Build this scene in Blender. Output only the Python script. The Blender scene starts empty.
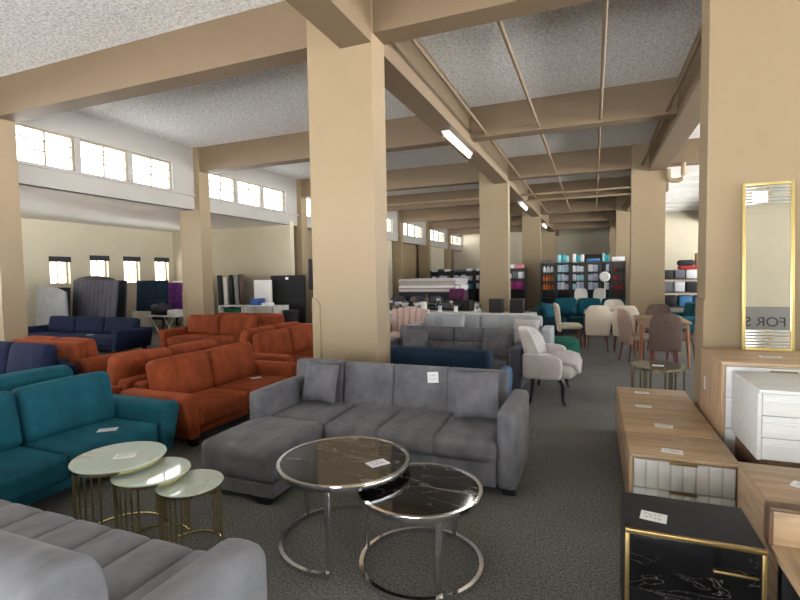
import bpy, bmesh, math, random
from mathutils import Vector, Matrix
random.seed(7)
PI = math.pi
S = bpy.context.scene
COL = S.collection

# ------------------------------------------------------------------ helpers
def lin(r, g, b):
    f = lambda v: (v/255/12.92 if v/255 <= .04045 else ((v/255+.055)/1.055)**2.4)
    return (f(r), f(g), f(b), 1)

def rotm(axis, deg, about=(0, 0, 0)):
    a = Vector(about)
    return Matrix.Translation(a) @ Matrix.Rotation(math.radians(deg), 4, axis) @ Matrix.Translation(-a)

class MB:
    def __init__(s): s.bm = bmesh.new(); s.mi = 0
    def add(s, vs, fs, M=None):
        nv = [s.bm.verts.new((M @ Vector(v)) if M is not None else v) for v in vs]
        for f in fs:
            try:
                fc = s.bm.faces.new([nv[i] for i in f]); fc.material_index = s.mi
            except ValueError: pass
        return s
    def take(s, t, M=None):
        t.verts.index_update()
        vs = [v.co.copy() for v in t.verts]; fs = [[v.index for v in f.verts] for f in t.faces]
        t.free(); return s.add(vs, fs, M)
    def box(s, x0, x1, y0, y1, z0, z1, bev=0, seg=2, M=None):
        vs = [(x, y, z) for x in (x0, x1) for y in (y0, y1) for z in (z0, z1)]
        fs = [(0,1,3,2),(4,6,7,5),(0,4,5,1),(2,3,7,6),(0,2,6,4),(1,5,7,3)]
        if not bev: return s.add(vs, fs, M)
        t = bmesh.new(); nv = [t.verts.new(v) for v in vs]
        for f in fs: t.faces.new([nv[i] for i in f])
        bmesh.ops.bevel(t, geom=t.edges[:], offset=bev, segments=seg, profile=.5, affect='EDGES')
        return s.take(t, M)
    def soft(s, x0, x1, y0, y1, z0, z1, r=.04, puff=(0, 0, 0), n=5, M=None, post=None):
        c = ((x0+x1)/2, (y0+y1)/2, (z0+z1)/2); h = ((x1-x0)/2, (y1-y0)/2, (z1-z0)/2)
        r = min(r, *[q*.98 for q in h])
        def ticks(a):
            i = a-r
            L = [-a, -a+r*.1, -a+r*.35, -a+r*.65]
            m = [-i + 2*i*k/n for k in range(n+1)]
            return L+m+[-q for q in L[::-1]]
        T = [ticks(a) for a in h]
        key = {}; vs = []; fs = []
        def P(p):
            k = tuple(round(q, 5) for q in p)
            if k in key: return key[k]
            q = [max(-(h[i]-r), min(h[i]-r, p[i])) for i in range(3)]
            d = Vector([p[i]-q[i] for i in range(3)]); l = d.length or 1
            o = Vector(q) + d*(r/l)
            for i in range(3):
                if abs(abs(p[i])-h[i]) < 1e-6:
                    j, k2 = (i+1) % 3, (i+2) % 3
                    o[i] += math.copysign(puff[i]*(1-(p[j]/h[j])**2)*(1-(p[k2]/h[k2])**2), p[i])
            o = o + Vector(c)
            if post: o = post(o)
            key[k] = len(vs); vs.append(tuple(o)); return key[k]
        for i in range(3):
            j, k = (i+1) % 3, (i+2) % 3
            for sg in (-1, 1):
                for a in range(len(T[j])-1):
                    for b in range(len(T[k])-1):
                        q = []
                        for (aa, bb) in ((a, b), (a+1, b), (a+1, b+1), (a, b+1)):
                            p = [0, 0, 0]; p[i] = sg*h[i]; p[j] = T[j][aa]; p[k] = T[k][bb]; q.append(P(p))
                        fs.append(q if sg > 0 else q[::-1])
        return s.add(vs, fs, M)
    def prism(s, pts, axis, a0, a1, bev=0, seg=2, M=None):
        # pts in the two other axes (cyclic order), extruded along axis
        n = len(pts)
        def mk(p, a):
            return {'X': (a, p[0], p[1]), 'Y': (p[0], a, p[1]), 'Z': (p[0], p[1], a)}[axis]
        t = bmesh.new()
        A = [t.verts.new(mk(p, a0)) for p in pts]; B = [t.verts.new(mk(p, a1)) for p in pts]
        t.faces.new(A); t.faces.new(B[::-1])
        for i in range(n): t.faces.new((A[i], B[i], B[(i+1) % n], A[(i+1) % n]))
        bmesh.ops.recalc_face_normals(t, faces=t.faces[:])
        if bev: bmesh.ops.bevel(t, geom=t.edges[:], offset=bev, segments=seg, profile=.5, affect='EDGES')
        return s.take(t, M)
    def cyl(s, x, y, z0, z1, r0, r1=None, n=24, M=None):
        return s.lathe([(0, z0), (r0, z0), (r0 if r1 is None else r1, z1), (0, z1)], x, y, n, M)
    def lathe(s, prof, x=0, y=0, n=24, M=None):
        vs = []; fs = []; rings = []
        for r, z in prof:
            if r <= 1e-6:
                rings.append([len(vs)]); vs.append((x, y, z))
            else:
                rings.append(list(range(len(vs), len(vs)+n)))
                vs += [(x+r*math.cos(2*PI*k/n), y+r*math.sin(2*PI*k/n), z) for k in range(n)]
        for a, b in zip(rings, rings[1:]):
            for k in range(n):
                k2 = (k+1) % n
                if len(a) == 1 and len(b) == 1: continue
                if len(a) == 1: fs.append((a[0], b[k2], b[k]))
                elif len(b) == 1: fs.append((a[k], a[k2], b[0]))
                else: fs.append((a[k], a[k2], b[k2], b[k]))
        return s.add(vs, fs, M)
    def tube(s, pts, r, n=8, closed=False, M=None, flat=None):
        pts = [Vector(p) for p in pts]; N = len(pts); vs = []; fs = []
        for i, p in enumerate(pts):
            if closed: d = pts[(i+1) % N]-pts[i-1]
            else: d = pts[min(i+1, N-1)]-pts[max(i-1, 0)]
            d.normalize(); up = Vector((0, 0, 1)) if abs(d.z) < .95 else Vector((1, 0, 0))
            a = d.cross(up).normalized(); b = a.cross(d)
            rr = r[i] if isinstance(r, (list, tuple)) else r
            ra, rb = (rr, rr) if flat is None else flat
            for k in range(n):
                t = 2*PI*(k+.5)/n
                vs.append(p + a*ra*math.cos(t) + b*rb*math.sin(t))
        for i in range(N if closed else N-1):
            for k in range(n):
                fs.append((i*n+k, i*n+(k+1) % n, ((i+1) % N)*n+(k+1) % n, ((i+1) % N)*n+k))
        if not closed:
            fs.append(tuple(range(n))[::-1]); fs.append(tuple((N-1)*n+k for k in range(n)))
        return s.add(vs, fs, M)
    def build(s, name, mats, parent=None, loc=None, rz=0, angle=42):
        me = bpy.data.meshes.new(name)
        bmesh.ops.recalc_face_normals(s.bm, faces=s.bm.faces[:])
        s.bm.to_mesh(me); s.bm.free()
        for m in (mats if isinstance(mats, (list, tuple)) else [mats]): me.materials.append(m)
        me.polygons.foreach_set('use_smooth', [True]*len(me.polygons))
        me.set_sharp_from_angle(angle=math.radians(angle))
        o = bpy.data.objects.new(name, me); COL.objects.link(o)
        if parent is not None: o.parent = parent
        if loc is not None: o.location = loc
        o.rotation_euler.z = math.radians(rz)
        return o

def tag(o, label, cat, group=None, kind=None):
    o['label'] = label; o['category'] = cat
    if group: o['group'] = group
    if kind: o['kind'] = kind
    return o
def thing(name, label, cat, loc=(0, 0, 0), rz=0, group=None):
    o = bpy.data.objects.new(name, None); COL.objects.link(o); o.empty_display_size = .1
    o.location = loc; o.rotation_euler.z = math.radians(rz)
    return tag(o, label, cat, group)
def struct(o, label=None):
    o['kind'] = 'structure'
    if label: o['label'] = label; o['category'] = 'structure'
    return o
def copy_tree(o, parent=None):
    c = o.copy(); COL.objects.link(c)
    if parent is not None: c.parent = parent
    for ch in list(o.children): copy_tree(ch, c)
    return c
def dup(o, label, loc, rz=0, group=None, sc=None):
    c = copy_tree(o); c.location = loc; c.rotation_euler.z = math.radians(rz); c['label'] = label
    if group: c['group'] = group
    if sc: c.scale = sc
    return c

# ------------------------------------------------------------------ materials
def nodes(name):
    m = bpy.data.materials.new(name); m.use_nodes = True
    nt = m.node_tree; return m, nt, nt.nodes['Principled BSDF']
def N(nt, t, **kw):
    n = nt.nodes.new(t)
    for k, v in kw.items():
        if k in n.inputs: n.inputs[k].default_value = v
        else: setattr(n, k, v)
    return n
def ramp(nt, fac, stops):
    r = nt.nodes.new('ShaderNodeValToRGB'); e = r.color_ramp.elements
    while len(e) < len(stops): e.new(.5)
    for el, (p, c) in zip(e, stops): el.position = p; el.color = c
    nt.links.new(fac, r.inputs[0]); return r
def sc(c, k): return (min(1, c[0]*k), min(1, c[1]*k), min(1, c[2]*k), 1)
def mat(name, col, rough=.5, metal=0, var=.0, nscale=6, bump=0, bscale=200, sheen=0, stretch=None, spec=None, coat=0):
    m, nt, b = nodes(name)
    b.inputs['Base Color'].default_value = col; b.inputs['Roughness'].default_value = rough; b.inputs['Metallic'].default_value = metal
    if spec is not None: b.inputs['Specular IOR Level'].default_value = spec
    if coat: b.inputs['Coat Weight'].default_value = coat; b.inputs['Coat Roughness'].default_value = .1
    tc = N(nt, 'ShaderNodeTexCoord')
    src = tc.outputs['Object']
    if stretch:
        mp = N(nt, 'ShaderNodeMapping'); mp.inputs['Scale'].default_value = stretch
        nt.links.new(src, mp.inputs[0]); src = mp.outputs[0]
    if var:
        n = N(nt, 'ShaderNodeTexNoise', Scale=nscale, Detail=4.0, Roughness=.6); nt.links.new(src, n.inputs['Vector'])
        r = ramp(nt, n.outputs['Fac'], [(.3, sc(col, 1-var)), (.7, sc(col, 1+var))])
        nt.links.new(r.outputs[0], b.inputs['Base Color'])
    if bump:
        n = N(nt, 'ShaderNodeTexNoise', Scale=bscale, Detail=3.0); nt.links.new(src, n.inputs['Vector'])
        bp = N(nt, 'ShaderNodeBump', Strength=bump, Distance=.01); nt.links.new(n.outputs['Fac'], bp.inputs['Height'])
        nt.links.new(bp.outputs[0], b.inputs['Normal'])
    if sheen:
        b.inputs['Sheen Weight'].default_value = sheen; b.inputs['Sheen Roughness'].default_value = .35
        b.inputs['Sheen Tint'].default_value = sc(col, 2.2)
    return m
def velvet(name, col, sheen=.5, var=.26):
    return mat(name, col, rough=.85, var=var, nscale=7, bump=.12, bscale=350, sheen=sheen, spec=.25, stretch=(1, .55, .8))
def wood(name, c1, c2, axis=0, sc_=1.0, rough=.42):
    m, nt, b = nodes(name); tc = N(nt, 'ShaderNodeTexCoord'); mp = N(nt, 'ShaderNodeMapping')
    s = [14*sc_, 14*sc_, 14*sc_]; s[axis] = 1.1*sc_; mp.inputs['Scale'].default_value = s
    nt.links.new(tc.outputs['Object'], mp.inputs[0])
    n = N(nt, 'ShaderNodeTexNoise', Scale=1.6, Detail=6.0, Roughness=.62, Distortion=.7); nt.links.new(mp.outputs[0], n.inputs['Vector'])
    r = ramp(nt, n.outputs['Fac'], [(.3, c2), (.52, c1), (.75, sc(c1, 1.12))]); nt.links.new(r.outputs[0], b.inputs['Base Color'])
    b.inputs['Roughness'].default_value = rough; return m
def marble(name, base, vein, scale=3.0, width=.018, rough=.06, soft=None, stretch=(1, 1, 1), rot=0.6, spec=.5):
    m, nt, b = nodes(name); tc = N(nt, 'ShaderNodeTexCoord'); mp = N(nt, 'ShaderNodeMapping')
    mp.inputs['Scale'].default_value = stretch; mp.inputs['Rotation'].default_value = (0, 0, rot)
    nt.links.new(tc.outputs['Object'], mp.inputs[0])
    n = N(nt, 'ShaderNodeTexNoise', Scale=scale, Detail=5.0, Roughness=.55, Distortion=.9); nt.links.new(mp.outputs[0], n.inputs['Vector'])
    sub = N(nt, 'ShaderNodeMath', operation='SUBTRACT'); sub.inputs[1].default_value = .5; nt.links.new(n.outputs['Fac'], sub.inputs[0])
    ab = N(nt, 'ShaderNodeMath', operation='ABSOLUTE'); nt.links.new(sub.outputs[0], ab.inputs[0])
    r = ramp(nt, ab.outputs[0], [(0, (1, 1, 1, 1)), (width, (0, 0, 0, 1))])
    n2 = N(nt, 'ShaderNodeTexNoise', Scale=scale*.9, Detail=2.0); nt.links.new(tc.outputs['Object'], n2.inputs['Vector'])
    r2 = ramp(nt, n2.outputs['Fac'], [(.42, (0, 0, 0, 1)), (.62, (1, 1, 1, 1))])
    mu = N(nt, 'ShaderNodeMath', operation='MULTIPLY'); nt.links.new(r.outputs[0], mu.inputs[0]); nt.links.new(r2.outputs[0], mu.inputs[1])
    mx = N(nt, 'ShaderNodeMix', data_type='RGBA'); mx.inputs[6].default_value = base; mx.inputs[7].default_value = vein
    nt.links.new(mu.outputs[0], mx.inputs[0]); out = mx.outputs[2]
    if soft:
        r3 = ramp(nt, n2.outputs['Fac'], [(.35, (0, 0, 0, 1)), (.75, (1, 1, 1, 1))])
        m2 = N(nt, 'ShaderNodeMix', data_type='RGBA'); nt.links.new(r3.outputs[0], m2.inputs[0]); m2.inputs[7].default_value = soft
        nt.links.new(out, m2.inputs[6]); out = m2.outputs[2]
        m2.clamp_factor = True
        sm = N(nt, 'ShaderNodeMath', operation='MULTIPLY'); sm.inputs[1].default_value = .55
        nt.links.new(r3.outputs[0], sm.inputs[0]); nt.links.new(sm.outputs[0], m2.inputs[0])
    nt.links.new(out, b.inputs['Base Color']); b.inputs['Roughness'].default_value = rough
    b.inputs['Specular IOR Level'].default_value = spec
    return m
def glass_mat(name):
    m = bpy.data.materials.new(name); m.use_nodes = True; nt = m.node_tree; nt.nodes.clear()
    o = N(nt, 'ShaderNodeOutputMaterial'); t = N(nt, 'ShaderNodeBsdfTransparent'); g = N(nt, 'ShaderNodeBsdfGlossy', Roughness=.02)
    lw = N(nt, 'ShaderNodeLayerWeight', Blend=.5); f = N(nt, 'ShaderNodeMath', operation='POWER'); f.inputs[1].default_value = 5; nt.links.new(lw.outputs['Facing'], f.inputs[0]); mx = N(nt, 'ShaderNodeMixShader')
    nt.links.new(f.outputs[0], mx.inputs[0]); nt.links.new(t.outputs[0], mx.inputs[1]); nt.links.new(g.outputs[0], mx.inputs[2])
    nt.links.new(mx.outputs[0], o.inputs[0]); return m
def carpet():
    m, nt, b = nodes('carpet'); tc = N(nt, 'ShaderNodeTexCoord')
    n = N(nt, 'ShaderNodeTexNoise', Scale=75.0, Detail=4.0, Roughness=.85); nt.links.new(tc.outputs['Object'], n.inputs['Vector'])
    n2 = N(nt, 'ShaderNodeTexNoise', Scale=1.3, Detail=5.0); nt.links.new(tc.outputs['Object'], n2.inputs['Vector'])
    r = ramp(nt, n.outputs['Fac'], [(.36, lin(52, 53, 52)), (.64, lin(146, 146, 142))])
    r2 = ramp(nt, n2.outputs['Fac'], [(.3, (.82, .82, .82, 1)), (.7, (1.1, 1.1, 1.08, 1))])
    mx = N(nt, 'ShaderNodeMix', data_type='RGBA', blend_type='MULTIPLY'); mx.inputs[0].default_value = 1
    nt.links.new(r.outputs[0], mx.inputs[6]); nt.links.new(r2.outputs[0], mx.inputs[7]); nt.links.new(mx.outputs[2], b.inputs['Base Color'])
    b.inputs['Roughness'].default_value = .95; b.inputs['Specular IOR Level'].default_value = .15
    bp = N(nt, 'ShaderNodeBump', Strength=.5, Distance=.006); nt.links.new(n.outputs['Fac'], bp.inputs['Height']); nt.links.new(bp.outputs[0], b.inputs['Normal'])
    return m
def stucco():
    m, nt, b = nodes('stucco'); tc = N(nt, 'ShaderNodeTexCoord')
    n = N(nt, 'ShaderNodeTexNoise', Scale=26.0, Detail=5.0, Roughness=.75); nt.links.new(tc.outputs['Object'], n.inputs['Vector'])
    r = ramp(nt, n.outputs['Fac'], [(.32, lin(184, 184, 182)), (.6, lin(250, 249, 247))]); nt.links.new(r.outputs[0], b.inputs['Base Color'])
    b.inputs['Roughness'].default_value = .95
    bp = N(nt, 'ShaderNodeBump', Strength=.9, Distance=.03); nt.links.new(n.outputs['Fac'], bp.inputs['Height']); nt.links.new(bp.outputs[0], b.inputs['Normal'])
    return m
def brick():
    m, nt, b = nodes('outside_brick'); tc = N(nt, 'ShaderNodeTexCoord'); mp = N(nt, 'ShaderNodeMapping')
    mp.inputs['Rotation'].default_value = (PI/2, 0, PI/2); nt.links.new(tc.outputs['Object'], mp.inputs[0])
    br = N(nt, 'ShaderNodeTexBrick', Scale=4.0); br.inputs['Color1'].default_value = lin(232, 196, 176); br.inputs['Color2'].default_value = lin(240, 214, 196); br.inputs['Mortar'].default_value = lin(248, 240, 230)
    nt.links.new(mp.outputs[0], br.inputs['Vector']); nt.links.new(br.outputs[0], b.inputs['Base Color']); b.inputs['Roughness'].default_value = .9
    return m

M = {}
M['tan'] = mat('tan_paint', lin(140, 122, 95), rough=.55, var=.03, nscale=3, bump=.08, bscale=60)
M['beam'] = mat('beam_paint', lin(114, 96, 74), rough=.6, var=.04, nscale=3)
M['cream'] = mat('cream_paint', lin(190, 182, 160), rough=.6, var=.03, nscale=2)
M['pale'] = mat('pale_paint', lin(160, 157, 152), rough=.6, var=.03, nscale=2)
M['stucco'] = stucco(); M['carpet'] = carpet(); M['brick'] = brick()
M['white'] = mat('white_paint', lin(232, 230, 226), rough=.45, var=.02)
M['glass'] = glass_mat('window_glass')
M['steel_paint'] = mat('window_bar_paint', lin(150, 140, 120), rough=.5)
M['grey_velvet'] = velvet('grey_velvet', lin(104, 104, 109), .4, .3)
M['light_grey_velvet'] = velvet('silver_grey_velvet', lin(128, 129, 135), .4, .22)
M['pale_grey_fabric'] = velvet('pale_grey_fabric', lin(158, 162, 166), .3, .12)
M['teal'] = velvet('teal_velvet', lin(18, 80, 95), .45)
M['dark_teal'] = velvet('dark_teal_velvet', lin(10, 50, 58), .35)
M['orange'] = velvet('rust_orange_velvet', lin(132, 62, 32), .4)
M['navy'] = velvet('navy_velvet', lin(22, 31, 60), .35)
M['navy2'] = velvet('petrol_blue_velvet', lin(18, 40, 60), .3)
M['navy2_lit'] = velvet('petrol_blue_velvet_lit', lin(72, 100, 130), .4)  # petrol velvet made paler, with the light on the sofa arm in its colour
M['green'] = velvet('green_velvet', lin(28, 92, 74), .4)
M['blush'] = velvet('silver_blush_velvet', lin(190, 184, 182), .5, .1)
M['pink'] = velvet('dusty_pink_velvet', lin(196, 172, 164), .4, .1)
M['ivory'] = velvet('ivory_velvet', lin(212, 200, 182), .4, .08)
M['taupe'] = velvet('taupe_velvet', lin(98, 82, 75), .25, .15)
M['taupe2'] = velvet('light_taupe_velvet', lin(160, 136, 124), .4, .1)
M['purple'] = velvet('purple_velvet', lin(104, 44, 118), .4)
M['charcoal'] = mat('charcoal_fabric', lin(46, 46, 54), rough=.8, var=.15)
M['slate'] = velvet('slate_grey_velvet', lin(88, 88, 100), .3, .15)
M['black'] = mat('black_satin', lin(22, 22, 24), rough=.4)
M['black_matte'] = mat('black_matte', lin(24, 24, 27), rough=.75, var=.1)
M['chrome'] = mat('chrome', (.75, .75, .76, 1), rough=.13, metal=1)
M['gold'] = mat('polished_gold', lin(236, 218, 168), rough=.14, metal=1)
M['champagne'] = mat('champagne_metal', lin(176, 168, 142), rough=.25, metal=1)
M['gold_matte'] = mat('brushed_gold', lin(184, 158, 104), rough=.35, metal=1)
M['gold_paint'] = mat('gold_leaf', lin(206, 186, 122), rough=.35, metal=.55, var=.08)
M['mirror'] = mat('mirror_glass', (.86, .87, .86, 1), rough=.01, metal=1)
M['oak'] = wood('light_oak', lin(184, 158, 126), lin(146, 120, 92), 0)
M['oakY'] = wood('light_oak_lengthwise', lin(190, 164, 132), lin(152, 126, 98), 1)
M['oak_side'] = wood('oak_side', lin(180, 152, 120), lin(146, 118, 90), 2)
M['walnut'] = wood('walnut', lin(108, 82, 64), lin(76, 56, 44), 2)
M['mahogany'] = wood('red_brown_wood', lin(108, 46, 38), lin(70, 28, 24), 2)
M['tabletop_wood'] = wood('table_wood', lin(150, 124, 96), lin(116, 92, 68), 1)
M['leg_wood'] = wood('table_leg_wood', lin(156, 96, 60), lin(120, 70, 44), 2)
M['gloss_white'] = mat('gloss_white_lacquer', lin(226, 226, 222), rough=.14, var=.02)
M['white_wood'] = wood('white_washed_wood', lin(222, 225, 226), lin(214, 217, 218), 0, 1.0, .35)
M['black_marble'] = marble('black_marble', lin(30, 28, 27), lin(190, 186, 180), 1.7, .009, .07, stretch=(1, 3.2, 1), rot=.75)
M['black_marble_v'] = marble('black_marble_front', lin(14, 14, 17), lin(132, 128, 120), 4.0, .008, .12, stretch=(1, 1, 2.2), rot=0)
M['pale_marble'] = marble('pale_marble_glass', lin(196, 212, 202), lin(168, 150, 112), 3.2, .03, .04, soft=lin(222, 228, 220))
M['smoke_glass'] = mat('smoked_glass', lin(92, 92, 84), rough=.06)
M['paper'] = mat('paper', lin(244, 245, 246), rough=.7)
M['ink'] = mat('ink', lin(58, 64, 96), rough=.7)
M['sign_grey'] = mat('sign_grey', lin(120, 118, 114), rough=.6)
M['tube'] = mat('fluorescent_tube_glass', lin(240, 240, 236), rough=.3)
_b = M['tube'].node_tree.nodes['Principled BSDF']; _b.inputs['Emission Color'].default_value = (1, .96, .88, 1); _b.inputs['Emission Strength'].default_value = 26

# ------------------------------------------------------------------ camera
f, yaw, pitch, roll = 481.816, .381714, -.0531872, -.0163519
cy, sy, cp, sp, cr, sr = math.cos(yaw), math.sin(yaw), math.cos(pitch), math.sin(pitch), math.cos(roll), math.sin(roll)
F = Vector((-sy*cp, cy*cp, sp)); R0 = Vector((cy, sy, 0)); U0 = R0.cross(F)
R = R0*cr + U0*sr; U = U0*cr - R0*sr
cam = bpy.data.cameras.new('camera'); co = bpy.data.objects.new('camera', cam); COL.objects.link(co)
co.matrix_world = Matrix(((R.x, U.x, -F.x, 0), (R.y, U.y, -F.y, 0), (R.z, U.z, -F.z, 1.6), (0, 0, 0, 1)))
cam.sensor_fit = 'HORIZONTAL'; cam.sensor_width = 36; cam.lens = 36*f/800; cam.clip_start = .05; cam.clip_end = 200
S.camera = co

# ------------------------------------------------------------------ the building
CEIL, TB, DB = 4.66, 4.10, 3.99          # slab, transverse beam, long beam undersides
Y0, PITCH = 4.63, 4.27
YB = -4.0; YE = 34.0; XL = -8.77; XS = -13.6; XR = 9.0; ZS = 3.2
def slab(name, mt, *b, label=None): return struct(MB().box(*b).build(name, mt), label)
slab('floor', M['carpet'], XS-.2, XR+.2, YB-.2, YE+.2, -.12, 0)
slab('ceiling', M['stucco'], XL-.25, XR+.2, YB-.2, YE+.2, CEIL, CEIL+.2)
slab('ceiling', M['white'], XS-.2, XL-.02, YB-.2, 12.72, ZS, ZS+.12)
slab('wall_end', M['cream'], XL-1, XR+.2, YE, YE+.2, 0, CEIL)
slab('wall_right', M['cream'], XR, XR+.2, 27.35, YE, 0, CEIL)
slab('wall_right', M['cream'], XR, XR+.2, YB, 27.35, 0, 1.0)
for k in range(7): slab('wall_right', M['cream'], XR, XR+.2, YB+k*5, YB+k*5+.35, 1.0, 3.6)
slab('wall_right', M['cream'], XR, XR+.2, YB, 27.35, 3.6, CEIL)
slab('wall_side_end', M['cream'], XS, XL+.02, 12.72, 12.92, 0, ZS+.12)
slab('wall_side_near', M['cream'], XS, XL, YB-.2, YB, 0, ZS)
slab('wall_left', M['tan'], -9.6, -9.4, 12.92, YE, 0, ZS+.1)
slab('ceiling', M['pale'], -9.6, XL-.14, 12.92, YE, ZS+.1, ZS+.2)
slab('wall_left', M['cream'], -9.2, -9.05, 17.75, 21.6, 0, ZS+.1)
slab('wall_left', M['cream'], -9.1, -8.95, 26.3, 30.1, 0, ZS+.1)
slab('wall_annex', M['cream'], 2.6, XR, 29.0, 29.2, 0, CEIL)

# far wall of the side room with its four small barred windows
def windowed_wall(name, x0, x1, ya, yb, za, zb, holes, mt):
    m = MB(); ys = sorted({ya, yb, *[h[0] for h in holes], *[h[1] for h in holes]})
    for a, b in zip(ys, ys[1:]):
        h = [q for q in holes if q[0] <= a+1e-6 and q[1] >= b-1e-6]
        if h: m.box(x0, x1, a, b, za, h[0][2]); m.box(x0, x1, a, b, h[0][3], zb)
        else: m.box(x0, x1, a, b, za, zb)
    return struct(m.build(name, mt))
added_side = [(-3.2, -.9, .9, 2.6), (-.3, 2.0, .9, 2.6), (2.6, 4.9, .9, 2.6)]  # larger windows out of view, added to brighten the side room
small = [(8.58, 9.12, 1.48, 2.22), (9.72, 10.28, 1.46, 2.28), (10.80, 11.36, 1.45, 2.28), (11.95, 12.5, 1.45, 2.28)]
windowed_wall('wall_far_left', XS-.22, XS, YB, 12.72, 0, ZS, added_side+small, M['cream'])
wn = [0]
def window(x, holes_y, z0, z1, mull=2, trans=(.5,), t=.035, fm='steel_paint'):
    """steel window standing in an opening of a wall that runs along Y"""
    wn[0] += 1
    e = bpy.data.objects.new('window_%d' % wn[0], None); COL.objects.link(e); e.location = (x, (holes_y[0]+holes_y[1])/2, z0); e['kind'] = 'structure'
    w = (holes_y[1]-holes_y[0])/2; h = z1-z0; m = MB()
    m.box(-.03, .03, -w, w, 0, t); m.box(-.03, .03, -w, w, h-t, h); m.box(-.03, .03, -w, -w+t, t, h-t); m.box(-.03, .03, w-t, w, t, h-t)
    m.build('frame', M[fm], e)
    for k in range(1, mull): MB().box(-.02, .02, -w+2*w*k/mull-.014, -w+2*w*k/mull+.014, t, h-t).build('mullion', M[fm], e)
    for q in trans: MB().box(-.014, .014, -w+t, w-t, h*q-.011, h*q+.011).build('glazing_bar', M[fm], e)
    MB().box(-.004, .004, -w+t, w-t, t, h-t).build('pane', M['glass'], e)
    return e
for a, b, c, d in added_side: window(XS-.14, (a, b), c, d, 3, (.5,))
for a, b, c, d in small:
    window(XS-.14, (a, b), c, d, 2, (.33, .66))
    MB().box(XS-.04, XS+.03, a-.02, b+.02, d-.13, d+.02).build('roller_blind', M['charcoal'])
for k, o in enumerate([q for q in COL.objects if q.name.startswith('roller_blind')]):
    tag(o, ['rolled up dark blind over the small window behind the pale grey headboards, leftmost of four', 'rolled up dark blind over the second small window from the left',
            'rolled up dark blind over the third small window from the left', 'rolled up dark blind over the small window nearest the side room corner'][k], 'blind', 'blinds of the small windows')
slab('wall_neighbour', M['brick'], XS-3.4, XS-3.2, 2, 26, 0, 2.6)

# high windows of the main hall, one bay after the other
def bay_holes():
    out = []
    for k in range(-2, 7):
        a = Y0+PITCH*k; out.append((a+.48, a+PITCH-.62, 3.56, 4.2, k))
    return out
BH = bay_holes()
windowed_wall('wall_left_upper', XL-.14, XL, YB, YE, ZS, CEIL, [h[:4] for h in BH], M['pale'])
for a, b, c, d, k in BH:
    L = b-a; g = .1; w = (L-2*g)/3
    for i in range(3):
        window(XL-.09, (a+i*(w+g), a+i*(w+g)+w), c, d, 2, (.42, .7))
        if i < 2: struct(MB().box(XL-.13, XL-.03, a+(i+1)*w+i*g, a+(i+1)*(w+g), c, d).build('trim_%d' % (k*2+i+5), M['pale']))
struct(MB().box(XL, XL+.05, YB, YE, 3.515, 3.555).build('trim_60', M['pale']))

# columns with corner guards
def column(x0, x1, y0, y1, top, lab, guards=True, gh=1.35):
    c = struct(MB().box(x0, x1, y0, y1, 0, top).build('column', M['tan']), lab)
    if guards:
        for gx, s in ((x0, 1), (x1, -1)):
            m = MB(); e = .012
            m.prism([(gx-s*e, .0), (gx+s*.085, .0), (gx+s*.085, gh-.07), (gx+s*.03, gh), (gx-s*e, gh)], 'Y', y0-e, y0, 0)
            m.prism([(y0, 0), (y1, 0), (y1, gh), (y0, gh)], 'X', gx-s*e, gx, 0)
            m.build('corner_guard', M['tan'], c)
        MB().box(x0-.018, x1+.018, y0-.018, y1+.018, 0, .09).build('skirting', M['black_matte'], c)
    return c
names = {0: 'beside the grey corner sofa', 2: 'second one down the hall', 4: 'third one down the hall, beside the shelving', 6: 'fourth one down the hall'}
for k in (0, 2, 4, 6):
    y = Y0+PITCH*k
    column(-2.9, -2.13, y, y+.33, CEIL, 'tan square column of the left row, ' + names[k], k < 4)
    column(.86, 1.6, y, y+.33, CEIL, 'tan square column of the right row, ' + ('behind the leaning gold mirror' if k == 0 else names[k].replace('beside the shelving', 'right of the shelving')), k < 4)
for k in range(-1, 8):
    y = Y0+PITCH*k
    if y > YE-.5: continue
    column(-9.25, -8.5 if k == 0 else -8.62, y, y+.33, CEIL-.001, 'pale tan wall pier under the high windows, number %d from the camera' % (k+2), 0 <= k < 3, 1.25)
# transverse beams and long beams
for k in range(-1, 7):
    y = Y0+PITCH*k+.04
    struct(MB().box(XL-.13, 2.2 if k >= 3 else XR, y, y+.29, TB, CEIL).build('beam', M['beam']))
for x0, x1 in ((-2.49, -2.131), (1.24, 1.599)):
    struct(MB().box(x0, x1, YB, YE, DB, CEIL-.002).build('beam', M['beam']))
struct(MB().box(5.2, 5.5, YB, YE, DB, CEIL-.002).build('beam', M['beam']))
tn = 70
for x in (-1.84, -.9, .1, 1.09):
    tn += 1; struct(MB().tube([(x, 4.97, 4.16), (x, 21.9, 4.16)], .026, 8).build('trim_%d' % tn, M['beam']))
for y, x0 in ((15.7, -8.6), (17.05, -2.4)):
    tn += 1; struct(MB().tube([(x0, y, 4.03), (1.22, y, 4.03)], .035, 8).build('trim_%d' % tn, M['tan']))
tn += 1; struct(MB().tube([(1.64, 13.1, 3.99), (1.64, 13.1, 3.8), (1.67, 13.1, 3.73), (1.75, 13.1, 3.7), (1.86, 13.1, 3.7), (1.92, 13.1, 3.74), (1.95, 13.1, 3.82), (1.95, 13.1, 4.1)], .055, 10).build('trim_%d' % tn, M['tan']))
for i in range(9):
    tn += 1; struct(MB().box(2.3, XR, 14.5+i*1.6, 14.58+i*1.6, CEIL-.1, CEIL).build('trim_%d' % tn, M['white']))
slab('ceiling', M['white'], 1.7, XR, 14.0, 29.0, CEIL-.012, CEIL-.002)

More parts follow.
